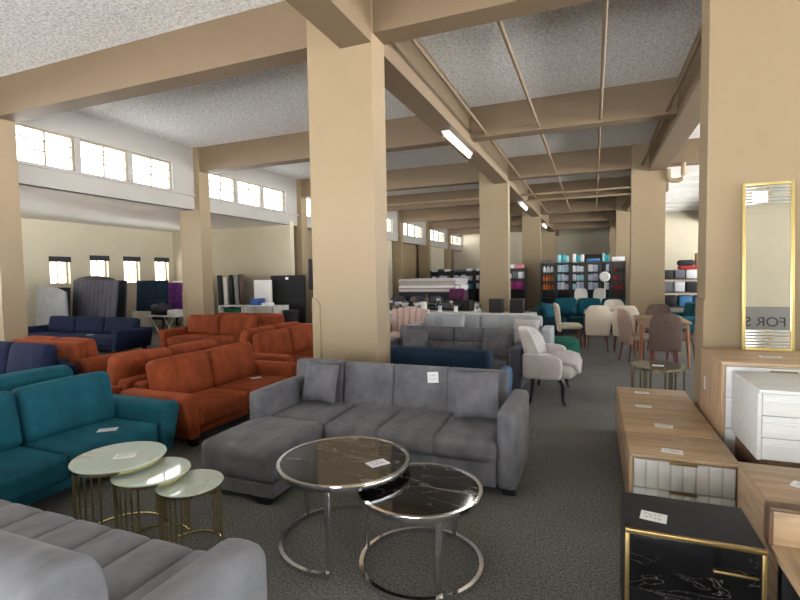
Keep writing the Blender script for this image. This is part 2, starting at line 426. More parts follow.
# shop front behind the camera: a wide window band and a solid cream part with the sign
def front():
    m = MB(); y0, y1 = YB-.2, YB
    m.box(XL-.2, XR+.2, y0, y1, 2.3, CEIL); m.box(XL-.2, 1.2, y0, y1, 0, .35); m.box(1.2, XR+.2, y0, y1, 0, 2.3)
    for x in (-8.6, -6.2, -3.7, -1.2): m.box(x-.13, x+.13, y0, y1, .35, 2.3)
    return struct(m.build('wall_front', M['cream']))
front()
for i, (a, b) in enumerate(((-8.47, -6.33), (-6.07, -3.83), (-3.57, -1.33), (-1.07, 1.2))):
    e = window(0, (a, b), .35, 2.3, 3, (.7,), .05); e.rotation_euler.z = PI/2; e.location = ((a+b)/2, YB-.1, .35)
for k in range(6): window(XR+.1, (YB+k*5+.35, YB+k*5+5), 1.0, 3.6, 4, (.6,), .06)  # unseen right-hand windows, added to light the hall and its ceiling

def text_mesh(body, size, name, mt, parent, M4, depth=.004):
    cu = bpy.data.curves.new('lettering', 'FONT'); cu.body = body; cu.size = size; cu.align_x = 'CENTER'; cu.align_y = 'CENTER'; cu.extrude = depth
    t = bpy.data.objects.new('lettering', cu); COL.objects.link(t)
    dg = bpy.context.evaluated_depsgraph_get(); me = bpy.data.meshes.new_from_object(t.evaluated_get(dg))
    bpy.data.objects.remove(t); me.name = name; me.transform(M4); me.materials.clear(); me.materials.append(mt)
    o = bpy.data.objects.new(name, me); COL.objects.link(o); o.parent = parent; return o
sg = thing('sign_board', 'grey FOR SALE sign board on the front wall, seen only in the gold mirror', 'sign', (3.2, YB+.03, 1.05))
MB().box(-1.2, 1.2, -.029, .02, 0, .85, .005).build('board', M['sign_grey'], sg)
text_mesh('FOR SALE', .30, 'lettering', M['black'], sg, Matrix.Translation((.12, .024, .50)) @ Matrix.Rotation(PI, 4, 'Z') @ Matrix.Rotation(PI/2, 4, 'X'))

# fluorescent battens under the left long beam
def batten():
    t = thing('ceiling_light', 'white fluorescent batten under the left long beam, nearest of three', 'ceiling light', (-2.31, 8.75, DB), 0, 'fluorescent battens')
    MB().prism([(-.05, -.045), (.05, -.045), (.07, 0), (-.07, 0)], 'Y', -.85, .85).build('housing', M['white'], t)
    MB().tube([(0, -.8, -.07), (0, .8, -.07)], .019, 10).build('tube', M['tube'], t)
    for s in (-1, 1): MB().box(-.03, .03, s*.83-.02, s*.83+.02, -.1, -.045, .005).build('end_cap', M['white'], t)
    return t
bt = batten()
dup(bt, 'white fluorescent batten under the left long beam, middle of three', (-2.31, 17.6, DB))
dup(bt, 'white fluorescent batten under the left long beam, farthest of three', (-2.31, 25.6, DB))

# ------------------------------------------------------------------ price cards
def card(label, loc, w=.13, d=.085, rz=0, tilt=None, lines=2):
    t = thing('price_card', label, 'price card', loc, rz, 'handwritten price cards')
    p = MB().box(-w/2, w/2, -d/2, d/2, 0, .0018).build('card', M['paper'], t)
    m = MB()
    for i in range(lines):
        yy = d*(.2-.36*i); x = -w*.34
        while x < w*.3:
            l = random.uniform(.007, .014)
            pts = [(x+l*q, yy+random.uniform(-.009, .009), .0022) for q in (0, .35, .7, 1)]
            m.tube(pts, .0011, 4); x += l*1.5
    m.build('handwriting', M['ink'], t)
    if tilt is not None: t.rotation_euler = tilt
    return t

def wpart(mb, name, mt, parent):
    """a part modelled in room coordinates, brought into its (unrotated) parent's frame"""
    o = mb.build(name, mt, parent); o.data.transform(Matrix.Translation(-Vector(parent.location))); return o
def wsub(mb, name, mt, parent, root):
    o = mb.build(name, mt, parent); o.data.transform(Matrix.Translation(-Vector(root.location))); return o

# ------------------------------------------------------------------ grey corner sofa with chaise
def pillow(name, label, mt, w, h, t, group, Mx):
    def post(o):
        return o
    m = MB(); n = 14; vs = []; fs = []
    for sgn in (1, -1):
        b = len(vs)
        for i in range(n+1):
            for j in range(n+1):
                u, v = -1+2*i/n, -1+2*j/n
                e = (1-u**4)**.5*(1-v**4)**.5
                k = 1-.07*(1-abs(u*v))*(abs(u)**3+abs(v)**3)/1.2
                vs.append((u*w/2*k, sgn*t/2*e**.8, v*h/2*k))
        for i in range(n):
            for j in range(n):
                q = (b+i*(n+1)+j, b+(i+1)*(n+1)+j, b+(i+1)*(n+1)+j+1, b+i*(n+1)+j+1); fs.append(q if sgn > 0 else q[::-1])
    m.add(vs, fs); bmesh.ops.remove_doubles(m.bm, verts=m.bm.verts[:], dist=.0004)
    o = m.build(name, mt); o.matrix_world = Mx; tag(o, label, 'cushion', group); return o

g = thing('corner_sofa', 'grey velvet corner sofa with a chaise, price card on its backrest', 'sofa', (-1.6, 3.4, 0))
GV = M['grey_velvet']
wpart(MB().box(-2.05, -.64, 3.37, 4.0, .06, .26, .012).box(-2.70, -2.07, 2.76, 4.0, .06, .15, .01), 'base', GV, g)
m = MB()
for i in range(3):
    a = -2.045+i*.472; m.soft(a-(.018 if i else 0), a+.472+(.018 if i < 2 else 0), 3.33, 4.04, .235, .40, .06, (0, .006, .003), post=lambda o: o+Vector((0, 0, .012*(o.y-3.4)/.6)))
wpart(m, 'seat_cushion', GV, g)
ch = wpart(MB().soft(-2.70, -2.055, 2.69, 3.40, .15, .40, .045, (0, .006, .012)).soft(-2.70, -2.055, 2.695, 3.40, .05, .148, .012).soft(-2.60, -2.055, 3.402, 4.02, .12, .40, .03, (0, 0, .006)), 'chaise', GV, g)
wpart(MB().soft(-.635, -.49, 3.37, 4.1, .05, .625, .045, (.006, .006, .01)), 'armrest', GV, g)
wpart(MB().soft(-2.735, -2.605, 3.28, 4.1, .34, .62, .04, (.006, .006, .01)).box(-2.72, -2.61, 3.44, 4.1, .06, .36, .01), 'armrest', GV, g)
def tiltback(x0, x1, z1=.77, extra=0):
    return MB().soft(x0, x1, 3.96, 4.09, .36, z1, .03, (0, .004, .002), M=rotm('X', -8, (0, 3.96, .36)))
wpart(tiltback(-2.735, -2.20, .79), 'back_cushion', GV, g)
m = MB()
for i in range(3):
    a = -2.192+i*.509; m.soft(a-(.002 if i else 0), a+.509+(.002 if i < 2 else 0), 3.96, 4.09, .36, .785, .022, (0, .004, .001), M=rotm('X', -8, (0, 3.96, .36)))
wpart(m, 'back_cushion', GV, g)
wpart(MB().box(-2.7, -.66, 4.05, 4.14, .08, .42, .01), 'back_frame', GV, g)
for x, y in ((-2.68, 2.70), (-2.19, 2.70), (-.6, 3.42), (-.6, 4.02), (-2.62, 4.02)):
    wpart(MB().box(x, x+.09, y, y+.07, 0, .06, .004), 'foot', M['black'], g)
T8 = lambda x, y, z, rx, ry, rz: Matrix.Translation((x, y, z)) @ Matrix.Rotation(math.radians(rz), 4, 'Z') @ Matrix.Rotation(math.radians(rx), 4, 'X') @ Matrix.Rotation(math.radians(ry), 4, 'Y')
pillow('scatter_cushion', 'small grey velvet cushion on the chaise corner of the grey corner sofa', GV, .36, .36, .11, 'grey scatter cushions', T8(-2.37, 3.865, .60, -13, 2, 0))
pillow('scatter_cushion', 'square grey velvet cushion at the right arm of the grey corner sofa', GV, .37, .37, .12, 'grey scatter cushions', T8(-.87, 3.80, .618, -14, -4, -4))
card('white handwritten price card pinned to the backrest of the grey corner sofa', (-1.305, 4.0, .69), .1, .095, tilt=(math.radians(82), math.radians(-5), 0))

# ------------------------------------------------------------------ loveseats (fronts face -Y in their own frame)
def loveseat(name, label, mt, loc, rz, W=1.72, D=.86, n=2, group=None, arm_z=.52, back_z=.79, flare=.05, seat_z=.37, rear=.22):
    t = thing(name, label, 'sofa', loc, rz, group); h = W/2; inner = h-.16
    MB().box(-h+.1, h-.1, .07, D-.05, .1, .22, .015).build('base', mt, t)
    w = 2*inner/n
    for i in range(n):
        a = -inner+i*w
        MB().soft(a+.003, a+w-.003, 0.01, D-.24, .18, seat_z, .045, (0, .012, .014)).build('seat_cushion', mt, t)
        MB().soft(a+.004, a+w-.004, D-.37, D-.19, seat_z-.01, back_z, .06, (0, .03, .012), M=rotm('X', -11, (0, D-.3, seat_z))).build('back_cushion', mt, t)
    MB().soft(-inner-.02, inner+.02, D-.13, D, .1, back_z-rear, .04).build('back_frame', mt, t)
    for s in (-1, 1):
        p = [(s*(h-.15), .1), (s*(h-.045), .1), (s*(h+flare), arm_z-.07), (s*(h+flare-.02), arm_z-.015), (s*(h+flare-.06), arm_z), (s*(h-.12), arm_z), (s*(h-.155), arm_z-.04)]
        if s < 0: p = p[::-1]
        MB().prism(p, 'Y', 0, D-.02, .022, 3).build('armrest', mt, t)
        for y in (.07, D-.13):
            MB().box(s*(h-.16)-.035, s*(h-.16)+.035, y, y+.07, 0, .1, .004).build('foot', M['black'], t)
    return t
OG = 'rust orange velvet loveseats'
T1 = loveseat('loveseat', 'front teal velvet loveseat with a price card, beside the gold nesting tables', M['teal'], (-3.42, 2.24, 0), 90, W=1.84, group='teal velvet loveseats')
T2 = dup(T1, 'teal velvet loveseat standing back to back behind the teal one with the price card', (-5.2, 2.24, 0), -90, sc=(1, 1, 1.035))
O1 = loveseat('loveseat', 'rust orange velvet loveseat beside the grey chaise, price card on its seat', M['orange'], (-3.42, 4.19, 0), 90, W=1.80, group=OG)
O2 = dup(O1, 'rust orange loveseat standing back to back behind the orange one beside the grey chaise', (-5.2, 4.14, 0), -90, sc=(.98, 1, 1.03))
O5 = dup(O1, 'rust orange loveseat half hidden by the big tan column, facing right', (-3.85, 6.35, 0), 90)
O6 = dup(O1, 'rust orange loveseat back to back behind the one half hidden by the tan column', (-5.6, 6.65, 0), -90)
O3 = loveseat('loveseat', 'rust orange two cushion sofa facing us in front of the far left pier', M['orange'], (-7.4, 7.45, 0), 0, W=2.1, D=.92, group=OG)
O7 = dup(O3, 'rust orange sofa back to back behind the one facing us at the far left pier', (-7.15, 9.45, 0), 180)
O4 = loveseat('loveseat', 'rust orange sofa turned away from us behind the near blue sofa', M['orange'], (-7.05, 5.24, 0), 180, W=1.7, D=.95, group=OG, rear=.03, arm_z=.55)
bN = loveseat('loveseat', 'navy blue velvet loveseat at the left edge behind the teal sofas', M['navy'], (-7.1, 3.36, 0), 0, W=1.8, D=.84, group='navy velvet sofas')
bF = loveseat('sofa', 'navy blue velvet three seater in front of the leaning headboards', M['navy'], (-10.75, 7.0, 0), 0, W=3.2, D=.9, n=3, group='navy velvet sofas', back_z=.74)
card('white price card on the seat of the front teal loveseat', (-3.62, 2.66, .39), .14, .09, 40)
card('white price card on the seat of the orange loveseat beside the grey chaise', (-3.75, 4.66, .39), .12, .085, 60)
card('small white price card on the seat of the far navy three seater', (-10.2, 7.2, .39), .14, .09, 20)

# ------------------------------------------------------------------ foreground silver grey sofa bed, seen from behind
LG = M['light_grey_velvet']
s = thing('sofa_bed', 'silver grey channelled sofa bed seen from behind in the near left corner', 'sofa', (-2.3, 1.1, 0))
wpart(MB().box(-3.12, -1.36, .86, 1.5, .1, .24, .02), 'base', LG, s)
m = MB()
for i in range(7):
    a = -3.128+i*.252; m.soft(a-.010, a+.262, .92, 1.58, .2, .425, .05, (0, .006, .012), n=4)
wpart(m, 'seat_cushion', LG, s)
wpart(MB().soft(-1.36, -1.135, .66, 1.49, .08, .60, .085, (.004, .01, .004)), 'armrest', LG, s)
wpart(MB().soft(-3.40, -3.15, .66, 1.49, .08, .60, .085, (.004, .01, .004)), 'armrest', LG, s)
pr = [(.66, .30), (.985, .40), (.975, .66), (.96, .74), (.935, .79), (.89, .815), (.82, .815), (.77, .80), (.73, .76)]
for a, b in ((-3.14, -2.25), (-2.24, -1.345)):
    wpart(MB().prism(pr, 'X', a, b, .02, 3), 'back_cushion', LG, s)
wpart(MB().cyl(0, 0, -.004, .006, .014, .01, 14, M=Matrix.Translation((-1.72, .974, .72)) @ Matrix.Rotation(-PI/2, 4, 'X')), 'button', LG, s)
for x, y in ((-3.05, .9), (-1.45, .9), (-3.05, 1.42), (-1.45, 1.42)):
    wpart(MB().box(x-.04, x+.04, y-.03, y+.03, 0, .1, .004), 'foot', M['black'], s)
card('white price card on the seat of the near silver grey sofa bed', (-2.95, 1.42, .437), .11, .08, 15)
cb = thing('upholstered_bench', 'cream upholstered bench corner at the very bottom left behind the near sofa bed', 'bench', (-1.75, .42, 0))
wpart(MB().soft(-2.6, -1.53, .2, .60, .3, .60, .06, (0, 0, .015)), 'seat', M['ivory'], cb)
for x, y in ((-2.5, .27), (-1.62, .27), (-2.5, .52), (-1.62, .52)):
    wpart(MB().cyl(x, y, 0, .31, .016, .024, 12), 'leg', M['black'], cb)

# ------------------------------------------------------------------ black marble coffee tables on chrome rings
def ring_table(name, label, x, y, r, z, arc, legs, group):
    t = thing(name, label, 'coffee table', (x, y, 0), 0, group)
    MB().lathe([(0, z-.018), (r-.012, z-.018), (r-.012, z), (0, z)], n=64).build('tabletop', M['black_marble'], t)
    MB().lathe([(r-.016, z-.03), (r+.004, z-.03), (r+.008, z-.012), (r+.004, z+.003), (r-.016, z+.003), (r-.016, z-.03)], n=72).build('rim', M['chrome'], t)
    a0, a1 = arc; closed = a1-a0 >= 360; n = 60
    pts = [((r-.005)*math.cos(math.radians(a0+(a1-a0)*i/n)), (r-.005)*math.sin(math.radians(a0+(a1-a0)*i/n)), .018) for i in range(n if closed else n+1)]
    MB().tube(pts, .018, 4, closed, flat=(.016, .02)).build('base_ring', M['chrome'], t)
    for a in legs:
        a = math.radians(a); c = ((r-.012)*math.cos(a), (r-.012)*math.sin(a))
        MB().box(-.008, .008, -.016, .016, .02, z-.02, .002, M=Matrix.Translation((c[0], c[1], 0)) @ Matrix.Rotation(a, 4, 'Z')).build('leg', M['chrome'], t)
    return t
ring_table('coffee_table', 'larger taller round black marble coffee table on a chrome ring', -1.385, 2.505, .39, .5, (80, 285), (285, 80, 160), 'black marble nesting coffee tables')
ring_table('coffee_table', 'smaller lower round black marble coffee table tucked under its larger twin', -.875, 2.43, .335, .435, (0, 360), (182, 70, 305), 'black marble nesting coffee tables')
card('white price card on the larger black marble coffee table', (-1.16, 2.50, .5035), .12, .085, 55)

# ------------------------------------------------------------------ gold nesting tables with pale marbled glass tops
def gold_table(label, x, y, r, z):
    t = thing('nesting_table', label, 'side table', (x, y, 0), 0, 'gold nesting tables')
    MB().lathe([(0, z-.012), (r, z-.012), (r+.004, z-.006), (r, z), (0, z)], n=56).build('tabletop', M['pale_marble'], t)
    MB().lathe([(r-.028, z-.03), (r-.004, z-.03), (r-.004, z-.0125), (r-.028, z-.0125), (r-.028, z-.03)], n=56).build('rim', M['gold'], t)
    base = MB()
    for a0, a1 in ((57, 299),):
        n = 40; pts = [((r-.012)*math.cos(math.radians(a0+(a1-a0)*i/n)), (r-.012)*math.sin(math.radians(a0+(a1-a0)*i/n)), .009) for i in range(n+1)]
        base.tube(pts, .009, 6)
    base.build('base_ring', M['gold'], t)
    for qs in ([-128+11*q for q in range(7)], [58, 68, 78, 88]):
        for q in qs:
            a = math.radians(q); MB().tube([((r-.014)*math.cos(a), (r-.014)*math.sin(a), .01), ((r-.014)*math.cos(a), (r-.014)*math.sin(a), z-.025)], .0062, 8).build('bar', M['gold'], t)
    return t
gold_table('largest gold nesting table with a round marbled glass top and price card', -2.735, 2.08, .262, .5)
gold_table('middle sized gold nesting table with a round marbled glass top', -2.46, 2.075, .213, .448)
gold_table('smallest gold nesting table with a round marbled glass top, rightmost of three', -2.20, 2.115, .182, .4)
card('white price card on the largest gold nesting table', (-2.70, 2.09, .5005), .12, .085, 35)

# ------------------------------------------------------------------ oak bedside cabinets with ribbed white drawers
def bedside(label, y):
    t = thing('bedside_cabinet', label, 'bedside cabinet', (.515, y, 0), 0, 'oak bedside cabinets in a row')
    w, d, z = .297, .468, .45
    MB().box(-w, w, 0, d, z-.022, z, .005).build('top', M['oak'], t)
    for s_ in (-1, 1): MB().box(s_*w-.02*(s_ > 0), s_*w+.02*(s_ < 0), 0, d, .03, z-.0225, .001).build('side_panel', M['oak_side'], t)
    MB().box(-w+.021, w-.021, .02, d, .03, .05).box(-w+.021, w-.021, d-.012, d, .05, z-.023).box(-w+.03, w-.03, .03, d-.02, 0, .03).build('carcass', M['oak'], t)
    for (a, b) in ((.055, .235), (.243, .42)):
        m = MB(); m.box(-w+.024, w-.024, .012, .03, a, b, .001)
        n = 8; ww = (2*w-.052)/n
        for i in range(n): m.box(-w+.026+i*ww+.003, -w+.026+(i+1)*ww-.003, .001, .0125, a+.001, b-.001, .0035)
        dr = m.build('drawer', M['gloss_white'], t)
        MB().box(-.075, .075, -.006, .004, b-.012, b+.004, .002).build('handle', M['gold_matte'], dr)
    return t
where = ['nearest of the row of four, directly behind the black marble cabinet', 'second of the row of four from the front', 'third of the row of four from the front', 'farthest of the row of four, next to the column']
b0 = bedside('oak bedside cabinet, ' + where[0], 3.30)
for i in range(1, 4): dup(b0, 'oak bedside cabinet, ' + where[i], (.515, 3.30+.48*i, 0))
cw = ['nearest oak bedside cabinet of the row', 'second oak bedside cabinet from the front', 'third oak bedside cabinet from the front', 'farthest oak bedside cabinet']
for i, (x, y, rz) in enumerate(((.47, 3.42, -8), (.49, 3.97, -8), (.40, 4.5, -6), (.43, 5.0, -4))):
    card('white price card on top of the ' + cw[i], (x, y, .4505), .12, .08, rz)

# black bedside cabinet with a marbled front and brass frame
t = thing('bedside_cabinet', 'black bedside cabinet with brass framed marble front, lower right', 'bedside cabinet', (.385, 2.22, 0))
w, d, z = .252, .37, .5
MB().box(-w, w, .012, d, .02, z, .004).box(-w+.03, w-.03, .04, d-.03, 0, .02).build('body', M['black_matte'], t)
for i, (a, b) in enumerate(((.03, .245), (.25, z-.02))):
    dr = MB().box(-w+.018, w-.018, -.002, .0118, a, b, .001).build('drawer', M['black_marble_v'], t)
    MB().box(.07, w-.03, -.016, -.0025, b-.10 if i else b-.06, b-.09 if i else b-.05, .002).build('handle', M['gold_matte'], dr)
m = MB(); m.box(-w, w, -.006, .0118, z-.019, z, .002).box(-w, w, -.006, .0118, .012, .028, .002)
m.box(-w, -w+.017, -.006, .0118, .028, z-.019, .001).box(w-.017, w, -.006, .0118, .028, z-.019, .001).build('frame', M['gold_matte'], t)
card('white price card on the black marble bedside cabinet', (.255, 2.36, .5005), .105, .085, -10)

# oak furniture in the lower right corner
t = thing('sideboard', 'pale oak low cabinet at the right edge below the white chest of drawers', 'cabinet', (1.3, 2.48, 0))
wpart(MB().box(.775, 1.75, 2.48, 3.22, .476, .5, .002), 'top', M['oak'], t)
wpart(MB().box(.775, .80, 2.48, 3.22, .05, .4755, .001), 'side_panel', M['oakY'], t)
wpart(MB().box(1.725, 1.75, 2.48, 3.22, .05, .4755, .001), 'side_panel', M['oakY'], t)
wpart(MB().box(.801, 1.724, 2.50, 3.2, .06, .47), 'carcass', M['oak'], t)
for i in range(2): wpart(MB().box(.803+i*.462, 1.26+i*.462, 2.481, 2.4995, .07, .465, .002), 'door', M['oak'], t)
wpart(MB().box(.82, 1.7, 2.53, 3.15, 0, .055), 'plinth', M['black_matte'], t)
card('white price card at the right edge on the pale oak low cabinet', (1.0, 2.95, .5005), .12, .09, -30)
t = thing('writing_desk', 'pale oak unit with dark edged upright back in the bottom right corner', 'desk', (1.2, 1.9, 0))
wpart(MB().box(.665, 1.7, 1.35, 2.36, .465, .49, .002), 'top', M['oakY'], t)
wpart(MB().box(.675, 1.69, 2.30, 2.35, .49, .63, .001), 'back_panel', M['oak'], t)
wpart(MB().box(.662, 1.7, 2.29, 2.36, .63, .645, .002).box(.660, .674, 2.29, 2.36, .4905, .63, .001), 'edging', M['walnut'], t)
for x in (.70, 1.64):
    for y in (1.40, 2.27): wpart(MB().box(x, x+.05, y, y+.05, 0, .465, .002), 'leg', M['black'], t)
wpart(MB().box(.75, 1.64, 2.285, 2.31, .2, .465), 'rear_panel', M['black_matte'], t)

# big oak and white chest of drawers against the right column, mirror on top
t = thing('chest_of_drawers', 'oak chest with white drawers against the right column, carrying the gold mirror', 'chest of drawers', (1.5, 3.9, 0))
wpart(MB().box(.83, 2.2, 3.90, 4.60, .935, .96, .002), 'top', M['oak'], t)
wpart(MB().box(.83, .855, 3.90, 4.60, .04, .9345, .001), 'side_panel', M['oak_side'], t)
wpart(MB().box(2.175, 2.2, 3.90, 4.60, .04, .9345, .001), 'side_panel', M['oak_side'], t)
wpart(MB().box(.856, 2.174, 3.93, 4.58, .05, .93), 'carcass', M['white_wood'], t)
for j in range(2):
    for i in range(4):
        a = .06+i*.218; x0 = .858+j*.658
        dr = wpart(MB().box(x0, x0+.654, 3.905, 3.9295, a, a+.213, .003), 'drawer', M['white_wood'], t)
        wsub(MB().box(x0+.25, x0+.40, 3.893, 3.905, a+.19, a+.2, .002), 'handle', M['gold_matte'], dr, t)
wpart(MB().box(.9, 2.1, 3.96, 4.5, 0, .045), 'plinth', M['black_matte'], t)
card('white price card lying in front of the gold mirror on the oak chest', (1.19, 4.2, .9605), .13, .06, 0)
c_ = card('small white price card on the side panel of the oak chest', (.828, 4.42, .7), .10, .05, tilt=(0, -PI/2, 0))
# white chest in front of it, on a brown base
t = thing('chest_of_drawers', 'white washed chest of drawers at the right edge on a brown base', 'chest of drawers', (1.5, 3.27, 0))
wpart(MB().box(.88, .9, 3.29, 3.84, .5, .889, .001), 'side_panel', M['white_wood'], t)
wpart(MB().box(1.78, 1.8, 3.29, 3.84, .5, .889, .001), 'side_panel', M['white_wood'], t)
wpart(MB().box(.88, 1.8, 3.27, 3.84, .89, .912, .002), 'top', M['white_wood'], t)
wpart(MB().box(.901, 1.779, 3.31, 3.83, .5, .885), 'carcass', M['white_wood'], t)
wpart(MB().box(.90, 1.78, 3.30, 3.82, .02, .4995), 'base', M['walnut'], t)
wpart(MB().box(.93, 1.75, 3.33, 3.79, 0, .02), 'plinth', M['black_matte'], t)
for i in range(3):
    a = .505+i*.128
    m = MB().box(.902, 1.778, 3.288, 3.309, a, a+.124, .002)
    for q in range(3): m.box(.902, 1.778, 3.2835, 3.2885, a+.07+q*.017, a+.08+q*.017, .001)
    dr = wpart(m, 'drawer', M['white_wood'], t)
    wsub(MB().box(1.2, 1.42, 3.275, 3.288, a+.118, a+.1275, .002), 'handle', M['gold_matte'], dr, t)

M['mirror_slat'] = mat('silvered_slats', lin(186, 186, 180), rough=.22, metal=.6)
# gold framed mirror leaning on the column
t = thing('mirror', 'tall gold framed mirror with lattice ends leaning on the right column', 'mirror', (1.262, 4.50, .9605))
t.rotation_euler = (math.radians(-3.9), 0, 0)
w, h = .168, 1.315; fw = .022
MB().box(-w, -w+fw, 0, .028, 0, h, .004).box(w-fw, w, 0, .028, 0, h, .004).box(-w+fw, w-fw, 0, .028, 0, fw, .004).box(-w+fw, w-fw, 0, .028, h-fw, h, .004).build('frame', M['gold_paint'], t)
MB().box(-w+fw-.004, w-fw+.004, .012, .02, fw-.004, h-fw+.004).build('mirror_glass', M['mirror'], t)
for z0, z1 in ((fw, .165), (h-.17, h-fw)):
    m = MB(); n = 6
    for i in range(n):
        a = z0+(z1-z0)*i/n; m.box(-w+fw, w-fw, .0085, .0115, a+.0012, a+(z1-z0)/n-.0012, .001)
    m.build('slats', M['mirror_slat'], t)
    m = MB(); zm = (z0+z1)/2; hh = (z1-z0)/2
    def seg(a, b): m.tube([(a[0], .0075, a[1]), (b[0], .0075, b[1])], .0018, 5)
    for q in range(3):
        c = z0+(z1-z0)*(q+.5)/3; e = (z1-z0)/6.2
        for sx in (-1, 1):
            for sz in (-1, 1): seg((sx*.03, c), (0, c+sz*e))
    for sx in (-1, 1):
        seg((sx*.03, zm), (sx*(w-fw), zm)); seg((sx*(w-fw), z1-.02), (sx*(w-fw-.03), z1-.06)); seg((sx*(w-fw-.03), z1-.06), (sx*(w-fw), z1-.1))
    m.build('lattice', M['gold_matte'], t)
c_ = card('white handwritten price card stuck to the top of the gold mirror', (1.205, 4.568, 2.155), .1, .085, tilt=(math.radians(90-3.9), 0, 0))

# ------------------------------------------------------------------ gold ring table behind the bedside cabinets
t = thing('nesting_table', 'gold table with smoked glass top standing behind the oak bedside cabinets', 'side table', (.73, 6.56, 0))
MB().lathe([(0, .438), (.30, .438), (.30, .45), (0, .45)], n=48).build('tabletop', M['smoke_glass'], t)
MB().lathe([(.265, .415), (.297, .415), (.297, .4375), (.265, .4375), (.265, .415)], n=48).build('rim', M['gold'], t)
MB().tube([(.285*math.cos(2*PI*i/40), .285*math.sin(2*PI*i/40), .01) for i in range(40)], .01, 6, True).build('base_ring', M['gold'], t)
for c in (-165, -115, -60, -10, 60, 120):
    for q in range(2):
        a = math.radians(c-5+q*10); MB().tube([(.285*math.cos(a), .285*math.sin(a), .01), (.285*math.cos(a), .285*math.sin(a), .42)], .011, 6).build('bar', M['champagne'], t)
card('white price card on the smoked glass gold table', (.73, 6.5, .4505), .12, .08, 0)

# ------------------------------------------------------------------ petrol blue sofa behind the column, back towards us
P = M['navy2']
t = thing('sofa', 'petrol blue velvet sofa with its back to the grey corner sofa', 'sofa', (-1.8, 5.3, 0))
wpart(MB().soft(-2.62, -1.0, 4.98, 5.22, .12, .765, .06, (0, .01, .01)), 'backrest', P, t)
wpart(MB().soft(-2.62, -.98, 5.2, 5.8, .1, .38, .06, (0, 0, .015)), 'seat_cushion', P, t)
wpart(MB().prism([(-1.0, .06), (-.90, .06), (-.875, .40), (-.89, .49), (-.93, .51), (-1.0, .49)], 'Y', 4.90, 5.74, .03, 3), 'armrest', M['navy2_lit'], t)  # right arm coloured paler where it catches the light
wpart(MB().prism([(-2.62, .06), (-2.76, .06), (-2.82, .40), (-2.78, .50), (-2.70, .52), (-2.62, .50)][::-1], 'Y', 5.02, 5.74, .03, 3), 'armrest', P, t)
for x in (-2.65, -.97):
    for y in (5.05, 5.6): wpart(MB().box(x-.03, x+.03, y, y+.06, 0, .11), 'foot', M['black'], t)

# grey tufted sofa bed
GV = M['grey_velvet']
t = thing('sofa_bed', 'grey sofa bed with square stitched back and two cushions, behind the petrol blue sofa', 'sofa', (-1.9, 6.35, 0))
wpart(MB().box(-2.8, -1.05, 6.42, 7.0, .08, .2, .01), 'base', GV, t)
m = MB(); m2 = MB()
for i in range(4):
    a = -2.80+i*.44
    m.soft(a, a+.438, 6.37, 7.0, .2, .40, .04, (0, .006, .012), n=3)
    for j in range(2): m2.soft(a+.001, a+.439, 6.88, 7.03, .38+j*.215, .594+j*.215, .02, (0, .016, .002), n=4, M=rotm('X', -9, (0, 6.9, .38)))
wpart(m, 'seat_cushion', GV, t); wpart(m2, 'back_cushion', GV, t)
for x0, x1 in ((-1.02, -.86), (-2.98, -2.82)): wpart(MB().soft(x0, x1, 6.33, 7.05, .05, .61, .03), 'armrest', M['slate'] if x1 > -1 else GV, t)
for x in (-2.9, -.94):
    for y in (6.4, 6.95): wpart(MB().box(x-.03, x+.03, y-.02, y+.04, 0, .082), 'foot', M['black'], t)
pillow('scatter_cushion', 'dark grey cushion at the right end of the stitched grey sofa bed', GV, .42, .38, .13, 'grey scatter cushions', T8(-1.24, 6.66, .625, -14, 5, -8))
pillow('scatter_cushion', 'grey cushion at the left end of the stitched grey sofa bed', GV, .40, .34, .13, 'grey scatter cushions', T8(-2.47, 6.74, .6, -16, 0, 5))

# pale grey sofa bed behind it
PG = M['pale_grey_fabric']
t = thing('sofa_bed', 'pale grey fabric sofa bed behind the stitched grey one', 'sofa', (-1.8, 7.45, 0))
wpart(MB().box(-2.78, -.75, 7.5, 8.1, .08, .22, .01), 'base', PG, t)
m = MB(); m2 = MB()
for i in range(2):
    a = -2.78+i*1.01
    m.soft(a, a+1.008, 7.42, 8.1, .22, .45, .05, (0, .006, .012), n=3)
    m2.soft(a, a+1.008, 7.98, 8.16, .42, .90, .06, (0, .012, .005), n=4, M=rotm('X', -6, (0, 8.0, .42)))
wpart(m, 'seat_cushion', PG, t); wpart(m2, 'back_cushion', PG, t)
wpart(MB().soft(-.74, -.575, 7.4, 8.1, .06, .74, .03), 'armrest', PG, t); wpart(MB().soft(-2.96, -2.79, 7.4, 8.1, .06, .74, .03), 'armrest', PG, t)
for x in (-2.85, -.68):
    for y in (7.5, 8.0): wpart(MB().box(x-.03, x+.03, y-.02, y+.04, 0, .085), 'foot', M['black'], t)
pillow('scatter_cushion', 'pale grey cushion at the right end of the pale grey sofa bed', M['blush'], .42, .40, .13, 'grey scatter cushions', T8(-.99, 7.83, .66, -14, 0, -6))
pillow('scatter_cushion', 'pale grey cushion towards the left of the pale grey sofa bed', PG, .42, .42, .13, 'grey scatter cushions', T8(-2.2, 7.83, .70, -14, 0, 4))

